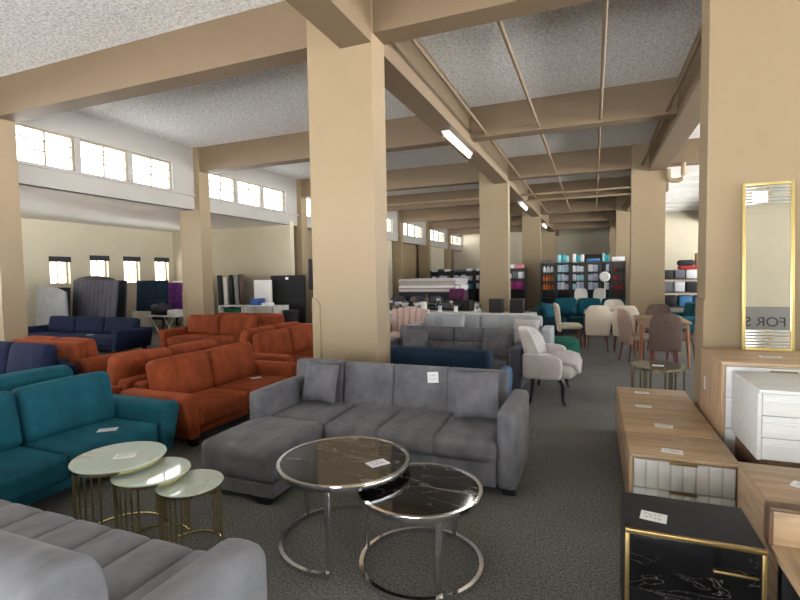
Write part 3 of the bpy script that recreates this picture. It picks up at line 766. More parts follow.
# ------------------------------------------------------------------ blush armchair with curved black legs, in profile
B = M['blush']
t = thing('armchair', 'blush velvet armchair with black cabriole legs, standing sideways in the aisle', 'armchair', (-.52, 6.51, 0))
def seatpost(o): return o
wpart(MB().soft(-.78, -.20, 6.07, 6.96, .30, .47, .075, (.05, .01, .035), n=8), 'seat', B, t)
m = MB()
for i in range(9): m.tube([(-.50, 6.13+i*.096, .495), (-.30, 6.13+i*.096, .50), (-.19, 6.13+i*.096, .465), (-.15, 6.13+i*.096, .38)], [.028, .036, .036, .026], 8)
wpart(m, 'seat_channels', B, t)
m = MB(); n = 18; K = 10; vs = []; fs = []
for i in range(n+1):
    v = -1+2*i/n; y = 6.515+v*.46; top = .875-.13*v**4-.05*v*v; bow = .16*v*v
    for k in range(K+1):
        q = k/K; zz = .33+(top-.33)*q; x = -.735-.13*q+bow
        vs.append((x+.055, y, zz))
    for k in range(K, -1, -1):
        q = k/K; zz = .33+(top-.33)*q; x = -.735-.13*q+bow
        vs.append((x-.055, y, zz+.0))
C2 = 2*(K+1)
for i in range(n):
    for k in range(C2):
        fs.append((i*C2+k, i*C2+(k+1) % C2, (i+1)*C2+(k+1) % C2, (i+1)*C2+k))
fs.append(tuple(range(C2))); fs.append(tuple(n*C2+k for k in range(C2))[::-1])
m.add(vs, fs); bmesh.ops.bevel(m.bm, geom=[e for e in m.bm.edges if e.is_manifold and e.calc_face_angle(0) > .9], offset=.025, segments=3, profile=.5, affect='EDGES')
bk = wpart(m, 'backrest', B, t)
m = MB()
for yy, zz in ((6.37, .78), (6.66, .78), (6.26, .67), (6.515, .67), (6.77, .67)): m.lathe([(0, .006), (.012, .003), (.012, -.004), (0, -.004)], n=10, M=Matrix.Translation((-.735, yy, zz)) @ Matrix.Rotation(PI/2, 4, 'Y'))
wsub(m, 'button', B, bk, t)
for y0, y1 in ((5.96, 6.07), (6.96, 7.07)):
    wpart(MB().prism([(-.80, .30), (-.36, .30), (-.335, .40), (-.34, .53), (-.38, .575), (-.46, .59), (-.80, .61)], 'Y', y0, y1, .032, 3), 'armrest', B, t)
for (x, y, dx) in ((-.36, 6.02, .05), (-.36, 7.0, .05)):
    wpart(MB().tube([(x-.0, y, .31), (x+.035, y, .24), (x+.03, y, .14), (x+.035, y, .06), (x+.06, y, .0)], [.036, .032, .025, .021, .023], 8), 'leg', M['black'], t)
for (x, y) in ((-.68, 6.02), (-.68, 7.0)):
    wpart(MB().tube([(x, y, .31), (x-.01, y, .15), (x-.035, y, 0)], [.028, .022, .018], 8), 'leg', M['black'], t)
# green pouf
t = thing('pouf', 'round emerald green velvet pouf in the aisle behind the blush armchair', 'pouf', (-.50, 8.85, 0))
MB().lathe([(0, .04), (.25, .04), (.28, .08), (.285, .2), (.285, .34), (.265, .41), (.2, .445), (0, .455)], n=40).build('cover', M['green'], t)
MB().lathe([(.286, .205), (.29, .21), (.286, .215)], n=40).build('piping', M['green'], t)
for q in range(4): MB().cyl(.18*math.cos(q*PI/2+.7), .18*math.sin(q*PI/2+.7), 0, .045, .02, n=10).build('foot', M['black'], t)

# ------------------------------------------------------------------ dining chairs and tables
def dining_chair(label, mt, lm, loc, rz, group, ring=False, w=.235):
    """shell chair facing +Y in its own frame, its back towards -Y"""
    t = thing('dining_chair', label, 'dining chair', loc, rz, group)
    MB().soft(-w, w, -.20, .26, .39, .485, .045, (0, .01, .02), n=5).build('seat', mt, t)
    m = MB(); n = 16; K = 12; vs = []; fs = []
    for side in (0, 1):
        for i in range(n+1):
            v = -1+2*i/n
            for k in range(K+1):
                q = k/K; ww = w*(1.0+.07*math.sin(PI*q))*(1-.16*max(0, (q-.72)/.28)**2.4)
                top = 1-.16*abs(v)**5
                z = .33+.60*q*(.5+.5*top if q > .5 else 1)
                y = -.20-.085*q+.06*v*v*(.35+.65*q)
                vs.append((v*ww, y+(.028 if side else -.028), z))
    st = (n+1)*(K+1)
    for i in range(n):
        for k in range(K):
            a = i*(K+1)+k; fs.append((a, a+1, a+K+2, a+K+1)); b = st+a; fs.append((b, b+K+1, b+K+2, b+1))
    for i in range(n):
        for k in (0, K):
            a = i*(K+1)+k; b = a+K+1; fs.append((a, b, b+st, a+st))
    for k in range(K):
        for i in (0, n):
            a = i*(K+1)+k; fs.append((a, a+st, a+st+1, a+1))
    m.add(vs, fs); bmesh.ops.recalc_face_normals(m.bm, faces=m.bm.faces[:])
    bmesh.ops.bevel(m.bm, geom=[e for e in m.bm.edges if e.is_manifold and e.calc_face_angle(0) > 1.0], offset=.018, segments=2, profile=.5, affect='EDGES')
    bk = m.build('backrest', mt, t, angle=60)
    q = MB()
    for i in range(-3, 4):
        for sgn in (-1, 1):
            q.tube([(i*.06+sgn*.03*k, -.20-.085*(.1+.16*k)-.0285+.06*((i*.06+sgn*.03*k)/w)**2*(.35+.65*(.1+.16*k)), .33+.60*(.1+.16*k)) for k in range(5) if abs(i*.06+sgn*.03*k) < w*.9] or [(0, -.23, .5), (0, -.23, .51)], .004, 4)
    q.build('quilting', mt, bk)
    if ring: MB().tube([(.022*math.cos(2*PI*k/16), -.313, .805+.026*math.sin(2*PI*k/16)) for k in range(16)], .007, 6, True).build('ring_handle', M['chrome'], bk)
    for sx in (-1, 1):
        for sy_, dy in ((-.16, -.05), (.2, .03)):
            MB().tube([(sx*(w-.06), sy_, .40), (sx*(w-.03), sy_+dy, 0)], [.02, .013], 8).build('leg', lm, t)
    return t
WG = 'ivory dining chairs'; BG = 'taupe dining chairs'
w1 = dining_chair('ivory velvet dining chair with its back to us, left one at the white table', M['ivory'], M['mahogany'], (.09, 10.44, 0), 0, WG, w=.22)
dup(w1, 'ivory velvet dining chair with its back to us, right one at the white table', (.585, 10.44, 0), 0)
dup(w1, 'ivory velvet dining chair seen from the side at the left end of the white table', (-.49, 10.9, 0), -80)
dup(w1, 'ivory velvet dining chair at the far side of the white table', (.45, 12.1, 0), 180)
t = thing('dining_table', 'white dining table among the ivory chairs', 'dining table', (.3, 11.1, 0))
MB().box(-.48, .56, -.42, .42, .725, .76, .012).build('tabletop', M['gloss_white'], t)
for x in (-.45, .55):
    for y in (-.33, .33): MB().cyl(x, y, 0, .725, .018, .028, 12).build('leg', M['mahogany'], t)
t = thing('dining_table', 'brown wooden dining table among the taupe chairs', 'dining table', (1.09, 9.55, 0))
MB().box(-.38, .38, -.72, .52, .725, .76, .006).build('tabletop', M['tabletop_wood'], t)
MB().box(-.33, .33, -.66, .46, .65, .7245).build('apron', M['tabletop_wood'], t)
for sx in (-1, 1):
    for yy in (-.65, .44): MB().tube([(sx*.325, yy*.95, .70), (sx*.355, yy, 0)], [.032, .018], 10).build('leg', M['leg_wood'], t)
b1 = dining_chair('taupe quilted dining chair with ring handle, back towards us at the brown table', M['taupe'], M['mahogany'], (1.06, 8.70, 0), -2, BG, True, .215)
b2 = dining_chair('light taupe dining chair at the left side of the brown table', M['taupe2'], M['mahogany'], (.71, 9.36, 0), -68, BG, False, .215)
dup(b1, 'taupe dining chair at the far end of the brown table', (1.2, 10.5, 0), 180)
dup(b2, 'light taupe dining chair at the right side of the brown table, partly behind the column', (1.44, 9.55, 0), 80)
card('white price card on the far part of the brown dining table', (1.36, 9.75, .7605), .16, .1, 20)

# ------------------------------------------------------------------ teal corner sofa far down the hall
D = M['dark_teal']; TL = M['teal']
t = thing('corner_sofa', 'dark teal velvet corner sofa far behind the white dining table', 'sofa', (-.2, 13.2, 0))
wpart(MB().soft(-1.32, -.62, 11.75, 13.4, .1, .42, .05, (0, 0, .01)), 'chaise', D, t)
wpart(MB().soft(-1.42, -1.16, 11.7, 14.0, .08, .70, .05), 'side_back', D, t)
wpart(MB().soft(-.61, .72, 13.0, 13.75, .1, .42, .05, (0, 0, .01)), 'seat_cushion', D, t)
wpart(MB().soft(-1.16, .80, 13.7, 13.95, .1, .70, .05), 'back_frame', D, t)
for i in range(3): wpart(MB().soft(-.98+i*.59, -.40+i*.59, 13.45, 13.66, .43, .88, .07, (0, .03, .02), M=rotm('X', -8, (0, 13.6, .43))), 'back_cushion', TL, t)
wpart(MB().soft(.66, .82, 13.0, 13.9, .08, .58, .04), 'armrest', D, t)
for x, y in ((-1.3, 11.85), (-.72, 11.85), (.7, 13.05), (.7, 13.8), (-1.3, 13.85)): wpart(MB().box(x, x+.06, y, y+.06, 0, .1), 'foot', M['black'], t)
pillow('scatter_cushion', 'teal cushion lying on the near end of the far teal corner sofa', TL, .5, .42, .16, 'teal cushions', T8(-.98, 12.05, .66, -25, 10, 60))
pillow('scatter_cushion', 'small teal cushion beside the larger one on the far teal corner sofa', TL, .4, .34, .14, 'teal cushions', T8(-.92, 12.75, .63, -20, -8, 75))
loveseat('loveseat', 'teal loveseat seen right of the second right column, behind the brown table', TL, (1.72, 13.3, 0), -76, group='teal velvet loveseats', W=1.35)

# ------------------------------------------------------------------ headboards and boards leaning in the side room
def headboard(label, mt, x0, x1, y, z0, z1, style, lean=6, th=.07, rz=0, parts=True, legs=True, arch=0):
    t = thing('headboard', label, 'headboard', ((x0+x1)/2, y, 0), 0, 'headboards leaning in the side room')
    t.rotation_euler = (math.radians(-lean), 0, math.radians(rz)); w = (x1-x0)/2; m = MB()
    if style == 'channel':
        n = 9
        for i in range(n): m.soft(-w+2*w*i/n, -w+2*w*(i+1)/n, -th, 0, z0, z1, .03, (0, .02, 0), n=3)
    elif style == 'tuft':
        def post(o): return Vector((o.x, o.y-(.035*abs(math.sin((o.x*1.2+o.z)*11)*math.sin((o.x*1.2-o.z)*11)) if o.y < -.02 else 0), o.z))
        m.soft(-w, w, -th, 0, z0, z1, .04, (0, 0, 0), n=44, post=post)
    elif style == 'panel':
        for i in range(3):
            for j in range(2): m.soft(-w+2*w*i/3, -w+2*w*(i+1)/3, -th, 0, z0+(z1-z0)*j/2, z0+(z1-z0)*(j+1)/2, .02, (0, .012, 0), n=3)
    elif style == 'cut':
        m.prism([(-w, z0), (w, z0), (w*.72, z1-.12), (w*.1, z1), (-w, z1+.02)], 'Y', -th, 0, .015)
    elif style == 'arch':
        k = 12; pts = [(-w, z0), (w, z0)]+[(w*math.cos(PI*i/k), z1-arch+arch*math.sin(PI*i/k)) for i in range(k+1)]
        m.prism(pts, 'Y', -th, 0, .015)
    else: m.box(-w, w, -th, 0, z0, z1, .012)
    m.build('panel', mt, t)
    if legs:
        for sx in (-1, 1): MB().box(sx*w*.75-.04, sx*w*.75+.04, -.03, -.005, 0, z0+.05, .003).build('leg', M['black_matte'], t)
    return t
headboard('grey headboard with a slanted cut corner leaning at the far left', M['pale_grey_fabric'], -13.3, -12.05, 7.98, .3, 1.42, 'cut', 5)
headboard('charcoal headboard with an arched top behind the channelled grey one', M['charcoal'], -13.35, -11.75, 8.95, .4, 1.70, 'arch', 5, arch=.16)
headboard('slate grey headboard with vertical channels in the side room', M['slate'], -12.75, -11.25, 8.62, .3, 1.58, 'channel', 7, rz=-3)
headboard('dark grey headboard standing behind the channelled grey one', M['charcoal'], -12.95, -11.9, 9.4, .3, 1.56, 'plain', 5)
headboard('black low headboard between the cut corner one and the arched one', M['black_matte'], -13.45, -12.6, 8.35, .2, 1.40, 'plain', 4)
headboard('petrol teal panelled headboard below the right small windows', M['navy2'], -13.1, -11.85, 10.75, .35, 1.54, 'panel', 5)
headboard('tufted purple velvet headboard in the corner of the side room', M['purple'], -13.1, -11.9, 11.6, .4, 1.46, 'tuft', 7, legs=True)
headboard('white edged headboard behind the tufted purple one', M['white'], -13.2, -11.5, 12.2, .4, 1.5, 'plain', 4)
headboard('beige board leaning in front of the petrol teal headboard', M['ivory'], -12.7, -12.0, 10.3, 0, .64, 'plain', 5, legs=False)
for i, (x, mt, z, l) in enumerate(((-10.95, 'charcoal', 1.66, 'charcoal boxed bed panel leaning beside the pier, leftmost of five'), (-10.72, 'white', 1.6, 'white bed panel leaning beside the pier'),
        (-10.5, 'black_matte', 1.66, 'black bed panel leaning beside the white one'), (-10.3, 'pale_grey_fabric', 1.66, 'pale grey bed panel leaning beside the black one'), (-10.12, 'taupe', 1.68, 'brown bed panel leaning rightmost beside the pier'))):
    b = tag(MB().box(-.06, .06, -.55, .55, 0, z, .012).build('bed_panel', M[mt]), l, 'bed panel', 'bed panels beside the pier'); b.location = (x, 12.08, .004); b.rotation_euler = (0, math.radians(-1.5), math.radians(41))
    MB().box(.061, .068, -.5, .5, .05, z-.06, .002).build('backing', M['charcoal'], b)
# white trestle table under the purple headboard with black bags
t = thing('folding_table', 'small white trestle table below the purple headboard', 'table', (-11.4, 10.4, 0))
MB().box(-.6, .55, -.3, .3, .50, .53, .004).build('tabletop', M['white'], t)
for sx in (-1, 1):
    for sy_ in (-1, 1): MB().tube([(sx*.45, sy_*.22, .5), (sx*.12, sy_*.22, 0)], .014, 6).build('leg', M['white'], t)
tag(MB().soft(-11.95, -11.35, 10.2, 10.6, .531, .86, .15, (.03, .03, .0), post=lambda o: o+Vector((.02*math.sin(o.z*30), 0, .03*math.sin(o.x*22)*max(0, o.z-.6)*4))).build('bag', M['charcoal']), 'slumped black bag on the small white trestle table', 'bag')
tag(MB().soft(-11.25, -10.9, 10.2, 10.58, .531, .70, .05, (.02, .02, .0)).build('folded_blanket', M['white']), 'white folded blanket on the small white trestle table', 'blanket')
# white shelf unit, white panel, black headboard, desk and bin before the side room's end wall
t = thing('shelf_unit', 'low white shelf unit left of the white panel by the end wall', 'shelf', (-9.65, 11.05, 0))
MB().box(-.5, .35, 0, .4, .75, .78).box(-.5, .35, 0, .4, .55, .575).box(-.5, .35, 0, .4, .05, .08).box(-.5, -.47, 0, .4, 0, .75).box(.32, .35, 0, .4, 0, .75).build('carcass', M['white'], t)
tag(MB().box(-10.05, -9.45, 11.15, 11.4, .5755, .70, .01).build('storage_box', M['green']), 'dark green box lying in the low white shelf unit', 'box')
tag(MB().box(-9.22, -8.62, 11.50, 11.57, 0, 1.5, .008).build('wardrobe_panel', M['white']), 'tall white panel standing left of the black headboard', 'panel')
headboard('tall black panelled headboard before the cream end wall', M['black_matte'], -8.9, -7.72, 11.9, .2, 1.62, 'plain', 2, th=.09)
MB().box(-.05, .05, -.104, -.091, 1.50, 1.57).build('label_tag', M['paper'], [o for o in COL.objects if o.get('label', '').startswith('tall black panelled')][0])
m0 = [o for o in COL.objects if o.get('label', '').startswith('tall black panelled')][0]
for i in range(4): MB().box(-.57, .57, -.1, -.0905, .35+i*.31, .63+i*.31, .01).build('slat', M['black_matte'], m0)
t = thing('desk', 'white desk with open shelves before the black headboard', 'desk', (-8.4, 11.0, 0))
MB().box(-.75, .42, 0, .45, .76, .79, .003).build('desktop', M['white'], t)
MB().box(.20, .42, .01, .44, 0, .7595, .003).build('pedestal', M['white'], t)
MB().box(-.75, -.72, .01, .44, 0, .7595).build('side_panel', M['white'], t)
MB().box(-.719, .199, .05, .44, .5, .525).box(-.719, .199, .05, .44, .1, .125).build('shelf', M['white'], t)
tag(MB().box(-9.05, -8.75, 11.1, 11.4, .791, .98, .02).build('printer', mat('blue_plastic', lin(40, 80, 150), .4)), 'blue and white box on the left of the white desk', 'box')
tag(MB().box(-8.65, -8.4, 11.1, 11.35, .791, .86, .01).build('paper_stack', M['paper']), 'stack of white paper on the white desk', 'paper')
t = thing('bin', 'charcoal bin at the right of the white desk beside the column', 'bin', (-7.55, 10.9, 0))
MB().lathe([(0, 0), (.17, 0), (.21, .62), (.225, .63), (.225, .66), (.2, .66), (.165, .03), (0, .03)], n=24).build('body', M['charcoal'], t)
MB().lathe([(0, .7), (.2, .69), (.23, .665), (.22, .661), (0, .661)], n=24).build('lid', M['charcoal'], t)
t = thing('coffee_table', 'long low white table behind the orange loveseats at the column', 'coffee table', (-5.05, 8.75, 0))
MB().box(-.75, .85, -.35, .35, .52, .56, .01).build('tabletop', M['white'], t)
for sx in (-.68, .78):
    for sy_ in (-.3, .3): MB().box(sx-.025, sx+.025, sy_-.025, sy_+.025, 0, .5195).build('leg', M['white'], t)

# ------------------------------------------------------------------ pink armchair and long white counter of tableware
t = thing('armchair', 'dusty pink channel back armchair right of the big column', 'armchair', (-3.42, 8.75, 0))
m = MB()
for i in range(6): m.soft(-.39+i*.13, -.262+i*.13, .22, .36, .35, .96-.02*abs(i-2.5)**1.2, .03, (0, .012, 0), n=3, M=rotm('X', -7, (0, .3, .35)))
m.build('backrest', M['pink'], t); MB().soft(-.38, .38, -.25, .3, .26, .45, .06, (0, .01, .02)).build('seat', M['pink'], t)
for sx in (-1, 1):
    MB().soft(sx*.44-.06, sx*.44+.06, -.15, .32, .25, .66, .05, n=3).build('armrest', M['pink'], t)
    for y in (-.18, .24): MB().cyl(sx*.33, y, 0, .27, .014, .022, 10).build('leg', M['gold_matte'], t)
def counter(label, x0, x1, y, d, z, shelf=True):
    t = thing('display_counter', label, 'counter', ((x0+x1)/2, y, 0), 0, 'white display counters'); w = (x1-x0)/2
    MB().box(-w, w, 0, d, z-.04, z, .004).build('top', M['gloss_white'], t)
    for x in (-w, -w/3, w/3, w-.03): MB().box(x, x+.03, .01, d-.01, 0, z-.0405).build('divider', M['white'], t)
    MB().box(-w+.031, w-.031, .02, d-.02, .4, .425).box(-w+.031, w-.031, d-.04, d-.02, .425, z-.041).build('shelf', M['white'], t)
    return t
counter('long white counter of tableware behind the pale grey sofa bed', -4.9, -2.53, 9.95, .6, .76)
counter('white counter carrying the two black boxes', -2.5, -1.1, 9.95, .6, .76)
for x, l in ((-1.90, 'left of two matt black boxes on the white counter'), (-1.47, 'right of two matt black boxes on the white counter')):
    t = thing('speaker', l, 'box', (x, 10.1, .7605), 0, 'black boxes on the counter')
    MB().box(-.14, .14, 0, .22, .0, .29, .008).build('body', M['black'], t); MB().box(-.13, .13, -.006, -.0005, .03, .27, .004).build('front_panel', M['black_matte'], t)
# tableware: cups, bowls, jars, bottles, one thing each
TC = [('white', M['white']), ('black', M['black']), ('chrome', M['chrome']), ('grey', M['slate']), ('clear glass', M['gloss_white']), ('brown', M['walnut'])]
PROF = {'bowl': [(0, 0), (.05, 0), (.055, .01), (.1, .07), (.105, .085), (.095, .08), (.05, .02), (0, .015)],
        'cup': [(0, 0), (.035, 0), (.042, .1), (.036, .1), (.03, .012), (0, .012)],
        'jar': [(0, 0), (.06, 0), (.065, .02), (.065, .14), (.04, .16), (.045, .18), (0, .185)],
        'bottle': [(0, 0), (.04, 0), (.04, .16), (.015, .2), (.013, .26), (0, .26)],
        'pan': [(0, 0), (.1, 0), (.12, .06), (.125, .065), (.1, .012), (0, .01)]}
def tableware(x0, x1, y0, y1, z, n, group, place, gs=1.2):
    cells = []; nx = max(1, int((x1-x0)/.33)); ny = max(1, int((y1-y0)/.33))
    for i in range(nx):
        for j in range(ny): cells.append((x0+(i+.5)*(x1-x0)/nx, y0+(j+.5)*(y1-y0)/ny, i, j))
    random.shuffle(cells); cells = cells[:n]; cells.sort(key=lambda c: (c[3], c[2]))
    used = {}
    for x, y, i, j in cells:
        k = random.choice(list(PROF)); cn, mt = random.choice(TC)
        o = MB().lathe([(a*gs, b*gs) for a, b in PROF[k]], n=16).build(k, mt); o.location = (x+random.uniform(-.02, .02), y+random.uniform(-.02, .02), z+.0005)
        c = used.get((k, cn), 0); used[(k, cn)] = c+1
        orde = ['first', 'second', 'third', 'fourth', 'fifth', 'sixth', 'seventh', 'eighth'][c]
        tag(o, '%s %s on %s, %s such from front left' % (cn, k, place, orde), k, group)
tableware(-4.85, -2.6, 10.0, 10.5, .76, 15, 'tableware on the long white counter', 'the long white counter')
tableware(-2.48, -2.1, 10.0, 10.5, .76, 3, 'tableware on the box counter', 'the black box counter')
t = thing('display_table', 'wide black display table crowded with kitchenware behind the white counter', 'table', (-4.4, 12.2, 0))
MB().box(-2.6, 1.1, -.55, .65, .70, .74, .004).build('tabletop', M['black'], t)
for x in (-2.5, -.7, 1.0):
    for y in (-.45, .55): MB().box(x-.03, x+.03, y-.03, y+.03, 0, .6995).build('leg', M['black'], t)
tableware(-6.9, -3.4, 11.75, 12.75, .74, 48, 'kitchenware on the black display table', 'the black display table')
# white shell chairs turned sideways, row of dark chairs, mattress stack, purple bag
for i, (x, y, l) in enumerate(((-5.1, 11.1, 'white shell chair left of the long white counter, left of two'), (-4.78, 11.32, 'white shell chair left of the long white counter, right of two'))):
    pass
v1 = dining_chair('white shell chair behind the pink armchair, left of two', M['white'], M['black'], (-5.75, 10.75, 0), 20, 'white shell chairs')
dup(v1, 'white shell chair behind the pink armchair, right of two', (-5.3, 11.0, 0), 20)
c1 = dining_chair('charcoal chair in the row before the mattresses, leftmost of four', M['slate'], M['black'], (-6.2, 13.5, 0), 175, 'charcoal chairs in a row', w=.26)
for i in range(1, 4): dup(c1, 'charcoal chair in the row before the mattresses, %s of four' % ['', 'second from left', 'third from left', 'rightmost'][i], (-6.2+.6*i, 13.5+.03*i, 0), 175)
t = thing('divan', 'dark base under the stack of pale mattresses', 'bed base', (-4.9, 15.2, 0))
MB().box(-1.0, .95, -.6, .9, .1, 1.02, .02).build('base', M['charcoal'], t)
for x in (-.9, .85):
    for y in (-.5, .8): MB().box(x-.05, x+.05, y-.05, y+.05, 0, .1).build('foot', M['black'], t)
for i, (mt, z0, z1, l) in enumerate((('white', 1.022, 1.24, 'lower white mattress of the stack behind the charcoal chairs'), ('blush', 1.242, 1.44, 'upper pale mattress of the stack behind the charcoal chairs'))):
    o = MB().soft(-5.9, -3.95, 14.55, 16.1, z0, z1, .06, (.01, .01, .0), n=4).build('mattress', M[mt]); tag(o, l, 'mattress', 'stacked mattresses')
    MB().box(-5.86, -3.99, 14.536, 14.549, (z0+z1)/2-.02, (z0+z1)/2+.02).build('edge_band', M['taupe2'], o)
t = thing('handbag', 'magenta and black checked bag right of the mattress stack', 'bag', (-3.75, 13.9, .816))
tag(MB().box(-4.1, -3.3, 13.6, 14.2, 0, .81, .01).build('cabinet', M['black']), 'low black cabinet under the magenta checked bag', 'cabinet')
m = MB(); m.soft(-.22, .22, -.1, .1, 0, .34, .06, (.01, .02, 0), n=4); m.build('body', velvet('magenta_fabric', lin(120, 40, 96)), t)
m = MB()
for q in (-.12, 0, .12): m.box(q-.012, q+.012, -.13, -.118, .03, .31)
for q in (.1, .22): m.box(-.2, .2, -.13, -.118, q-.01, q+.01)
m.build('checks', M['black'], t); MB().tube([(-.1, 0, .33), (-.08, 0, .44), (.08, 0, .44), (.1, 0, .33)], .012, 6).build('handle', M['black'], t)

# ------------------------------------------------------------------ shelving with goods at the far end of the aisle
def rack(label, x0, x1, y, d, z, levels, back=None, mt='black'):
    t = thing('shelf_rack', label, 'shelf', ((x0+x1)/2, y, 0), 0, 'shelf racks'); w = (x1-x0)/2
    for sx in (-1, 1): MB().box(sx*w-.025*(sx > 0)*2, sx*w+.05*(sx < 0), 0, d, 0, z).build('upright', M[mt], t)
    for l in levels: MB().box(-w+.051, w-.051, .005, d-.005, l-.03, l).build('shelf', M[mt], t)
    if back: MB().box(-w+.051, w-.051, d-.02, d-.005, .06, z-.05).build('back_panel', M[back], t)
    return t
LV = [.5, .86, 1.22, 1.58, 1.96]
nm = ['orange bottles', 'left stack of blue packs', 'right stack of blue packs', 'white chairs in front', 'round white fan', 'red goods and brown backing']
xs = [-2.05, -1.45, -.86, -.27, .27, .67, 1.2]
for i in range(6): rack('black rack at the aisle end, with the ' + nm[i], xs[i], xs[i+1]-.01, 20.9, .5, 1.98, LV, 'walnut' if i == 5 else 'black')
PK = {k: mat(k, c, .5) for k, c in (('pack_white', lin(238, 240, 244)), ('pack_lilac', lin(206, 212, 234)), ('pack_aqua', lin(160, 212, 222)), ('pack_blue', lin(60, 120, 170)), ('pack_orange', lin(220, 120, 40)), ('pack_red', lin(170, 40, 44)), ('pack_magenta', lin(160, 40, 120)), ('pack_grey', lin(110, 112, 120)), ('pack_cyan', lin(40, 160, 170)), ('pack_pink', lin(220, 140, 150)), ('pack_black', lin(34, 34, 38)), ('pack_brown', lin(150, 112, 78)))}
CN = {'pack_white': 'white', 'pack_lilac': 'lilac', 'pack_aqua': 'pale aqua', 'pack_blue': 'blue', 'pack_orange': 'orange', 'pack_red': 'red', 'pack_magenta': 'magenta', 'pack_grey': 'grey', 'pack_cyan': 'turquoise', 'pack_pink': 'pink', 'pack_black': 'black', 'pack_brown': 'brown'}
LN = ['lowest', 'second', 'third', 'fourth', 'top']
ORD = ['first', 'second', 'third', 'fourth', 'fifth', 'sixth']
def goods(x0, x1, y, z, n, kinds, kind, hmax, place, group):
    w = (x1-x0)/n
    for i in range(n):
        k = random.choice(kinds); h = hmax*random.uniform(.72, 1); cx = x0+(i+.5)*w
        if kind == 'bottle': o = MB().lathe([(0, 0), (w*.4, 0), (w*.42, h*.1), (w*.42, h*.6), (w*.18, h*.78), (w*.18, h), (0, h)], n=12).build('bottle', PK[k])
        elif kind == 'jug':
            o = MB().lathe([(0, 0), (w*.42, 0), (w*.44, h*.1), (w*.44, h*.7), (w*.2, h*.88), (w*.2, h), (0, h)], n=12).build('canister', PK[k])
        else:
            m = MB().soft(-w*.46, w*.46, -.14, .14, 0, h, .03, (.002, .01, 0), n=2); o = m.build('pack', PK[k])
        o.location = (cx, y+.24, z+.0006)
        tag(o, '%s %s, %s from left on %s' % (CN[k], {'bottle': 'bottle', 'jug': 'canister', 'pack': 'pack'}[kind], ORD[i], place), {'bottle': 'bottle', 'jug': 'canister', 'pack': 'pack'}[kind], group)
BL = ['pack_lilac', 'pack_aqua', 'pack_white', 'pack_blue', 'pack_lilac']
G1 = 'goods on the aisle end racks'
for i in range(6):
    a, b = xs[i]+.06, xs[i+1]-.07
    for l, z in enumerate(LV):
        if l == 0: continue
        pl = 'the %s shelf of the %s rack' % (LN[l], ['orange bottle', 'left blue pack', 'right blue pack', 'white chair', 'fan', 'red goods'][i])
        if l == 4:
            if i in (0, 1, 2, 4): goods(a, b, 20.9, z+.022, 3, ['pack_aqua', 'pack_white', 'pack_cyan'] if i else ['pack_grey', 'pack_white'], 'pack', .34 if i else .14, pl, G1)
            continue
        if i == 0: goods(a, b, 20.9, z, 4 if l < 3 else 3, ['pack_orange'] if l < 3 else ['pack_white'], 'bottle' if l < 3 else 'jug', .29, pl, G1)
        elif i in (1, 2): goods(a, b, 20.9, z, 3, BL, 'pack', .32, pl, G1)
        elif i == 3: goods(a, b, 20.9, z, 2, ['pack_lilac', 'pack_white', 'pack_white', 'pack_grey'], 'pack', .32, pl, G1)
        elif i == 4: goods(a, b, 20.9, z, 2, ['pack_white', 'pack_black', 'pack_lilac'], 'pack', .32, pl, G1)
        else: goods(a, b, 20.9, z, 3, ['pack_red', 'pack_black', 'pack_grey'], 'pack', .16, pl, G1)
tag(MB().soft(-.25, .25, 20.95, 21.35, 1.985, 2.12, .05, n=2).build('blanket', PK['pack_blue']), 'folded blue blanket on top of the white chair rack', 'blanket')
tag(MB().box(.7, 1.15, 20.95, 21.3, 1.985, 2.16, .01).build('carton', PK['pack_white']), 'white carton on top of the red goods rack', 'box')
t = thing('pedestal_fan', 'round white pedestal fan before the aisle end racks', 'fan', (.42, 20.5, 0))
MB().lathe([(0, 0), (.2, 0), (.19, .03), (.03, .05), (0, .05)], n=24).build('base', M['white'], t); MB().cyl(0, 0, .05, 1.2, .02, n=10).build('pole', M['white'], t)
MB().lathe([(0, -.05), (.15, -.05), (.2, 0), (.15, .05), (0, .05)], n=28, M=Matrix.Translation((0, -.02, 1.38)) @ Matrix.Rotation(PI/2, 4, 'X')).build('cage', M['white'], t)
for i, x in enumerate((-.45, .12)): v = dup(v1, 'white chair standing before the aisle end racks, %s of two' % ('left', 'right')[i], (x, 20.1, .0), 180-30*i); v['group'] = 'white chairs before the racks'
slab('door_1', M['walnut'], -.9, .62, YE-.06, YE-.001, 0, 2.7)

# shelving along the left wall further down, and racks between the columns
G2 = 'goods on the left wall racks'
for i in range(3):
    x0 = -7.6+i*1.12; y = 23.0
    rack('black rack beyond the mattress stack, %s of three' % ['leftmost', 'middle', 'rightmost'][i], x0, x0+1.1, y, .5, 1.75, [.45, .85, 1.25, 1.7], 'black')
    for l, z in ((1, .85), (2, 1.25)):
        goods(x0+.06, x0+1.04, y, z, 5, ['pack_white', 'pack_grey', 'pack_lilac'] if l == 2 else ['pack_magenta', 'pack_lilac', 'pack_cyan', 'pack_pink', 'pack_aqua'], 'pack', .27, 'the %s shelf of the %s far rack' % (('lower', 'upper')[l-1], ['leftmost', 'middle', 'rightmost'][i]), G2)
    goods(x0+.06, x0+1.04, y, 1.7, 3, ['pack_grey', 'pack_black', 'pack_white'], 'pack', .14, 'top of the %s far rack' % ['leftmost', 'middle', 'rightmost'][i], G2)
rack('black rack seen between the second and third left columns', -3.5, -2.6, 20.4, .5, 1.8, [.5, .9, 1.35, 1.77], 'black')
goods(-3.44, -2.66, 20.4, 1.35, 3, ['pack_grey', 'pack_white'], 'pack', .3, 'the upper shelf of the rack between the columns', G2)
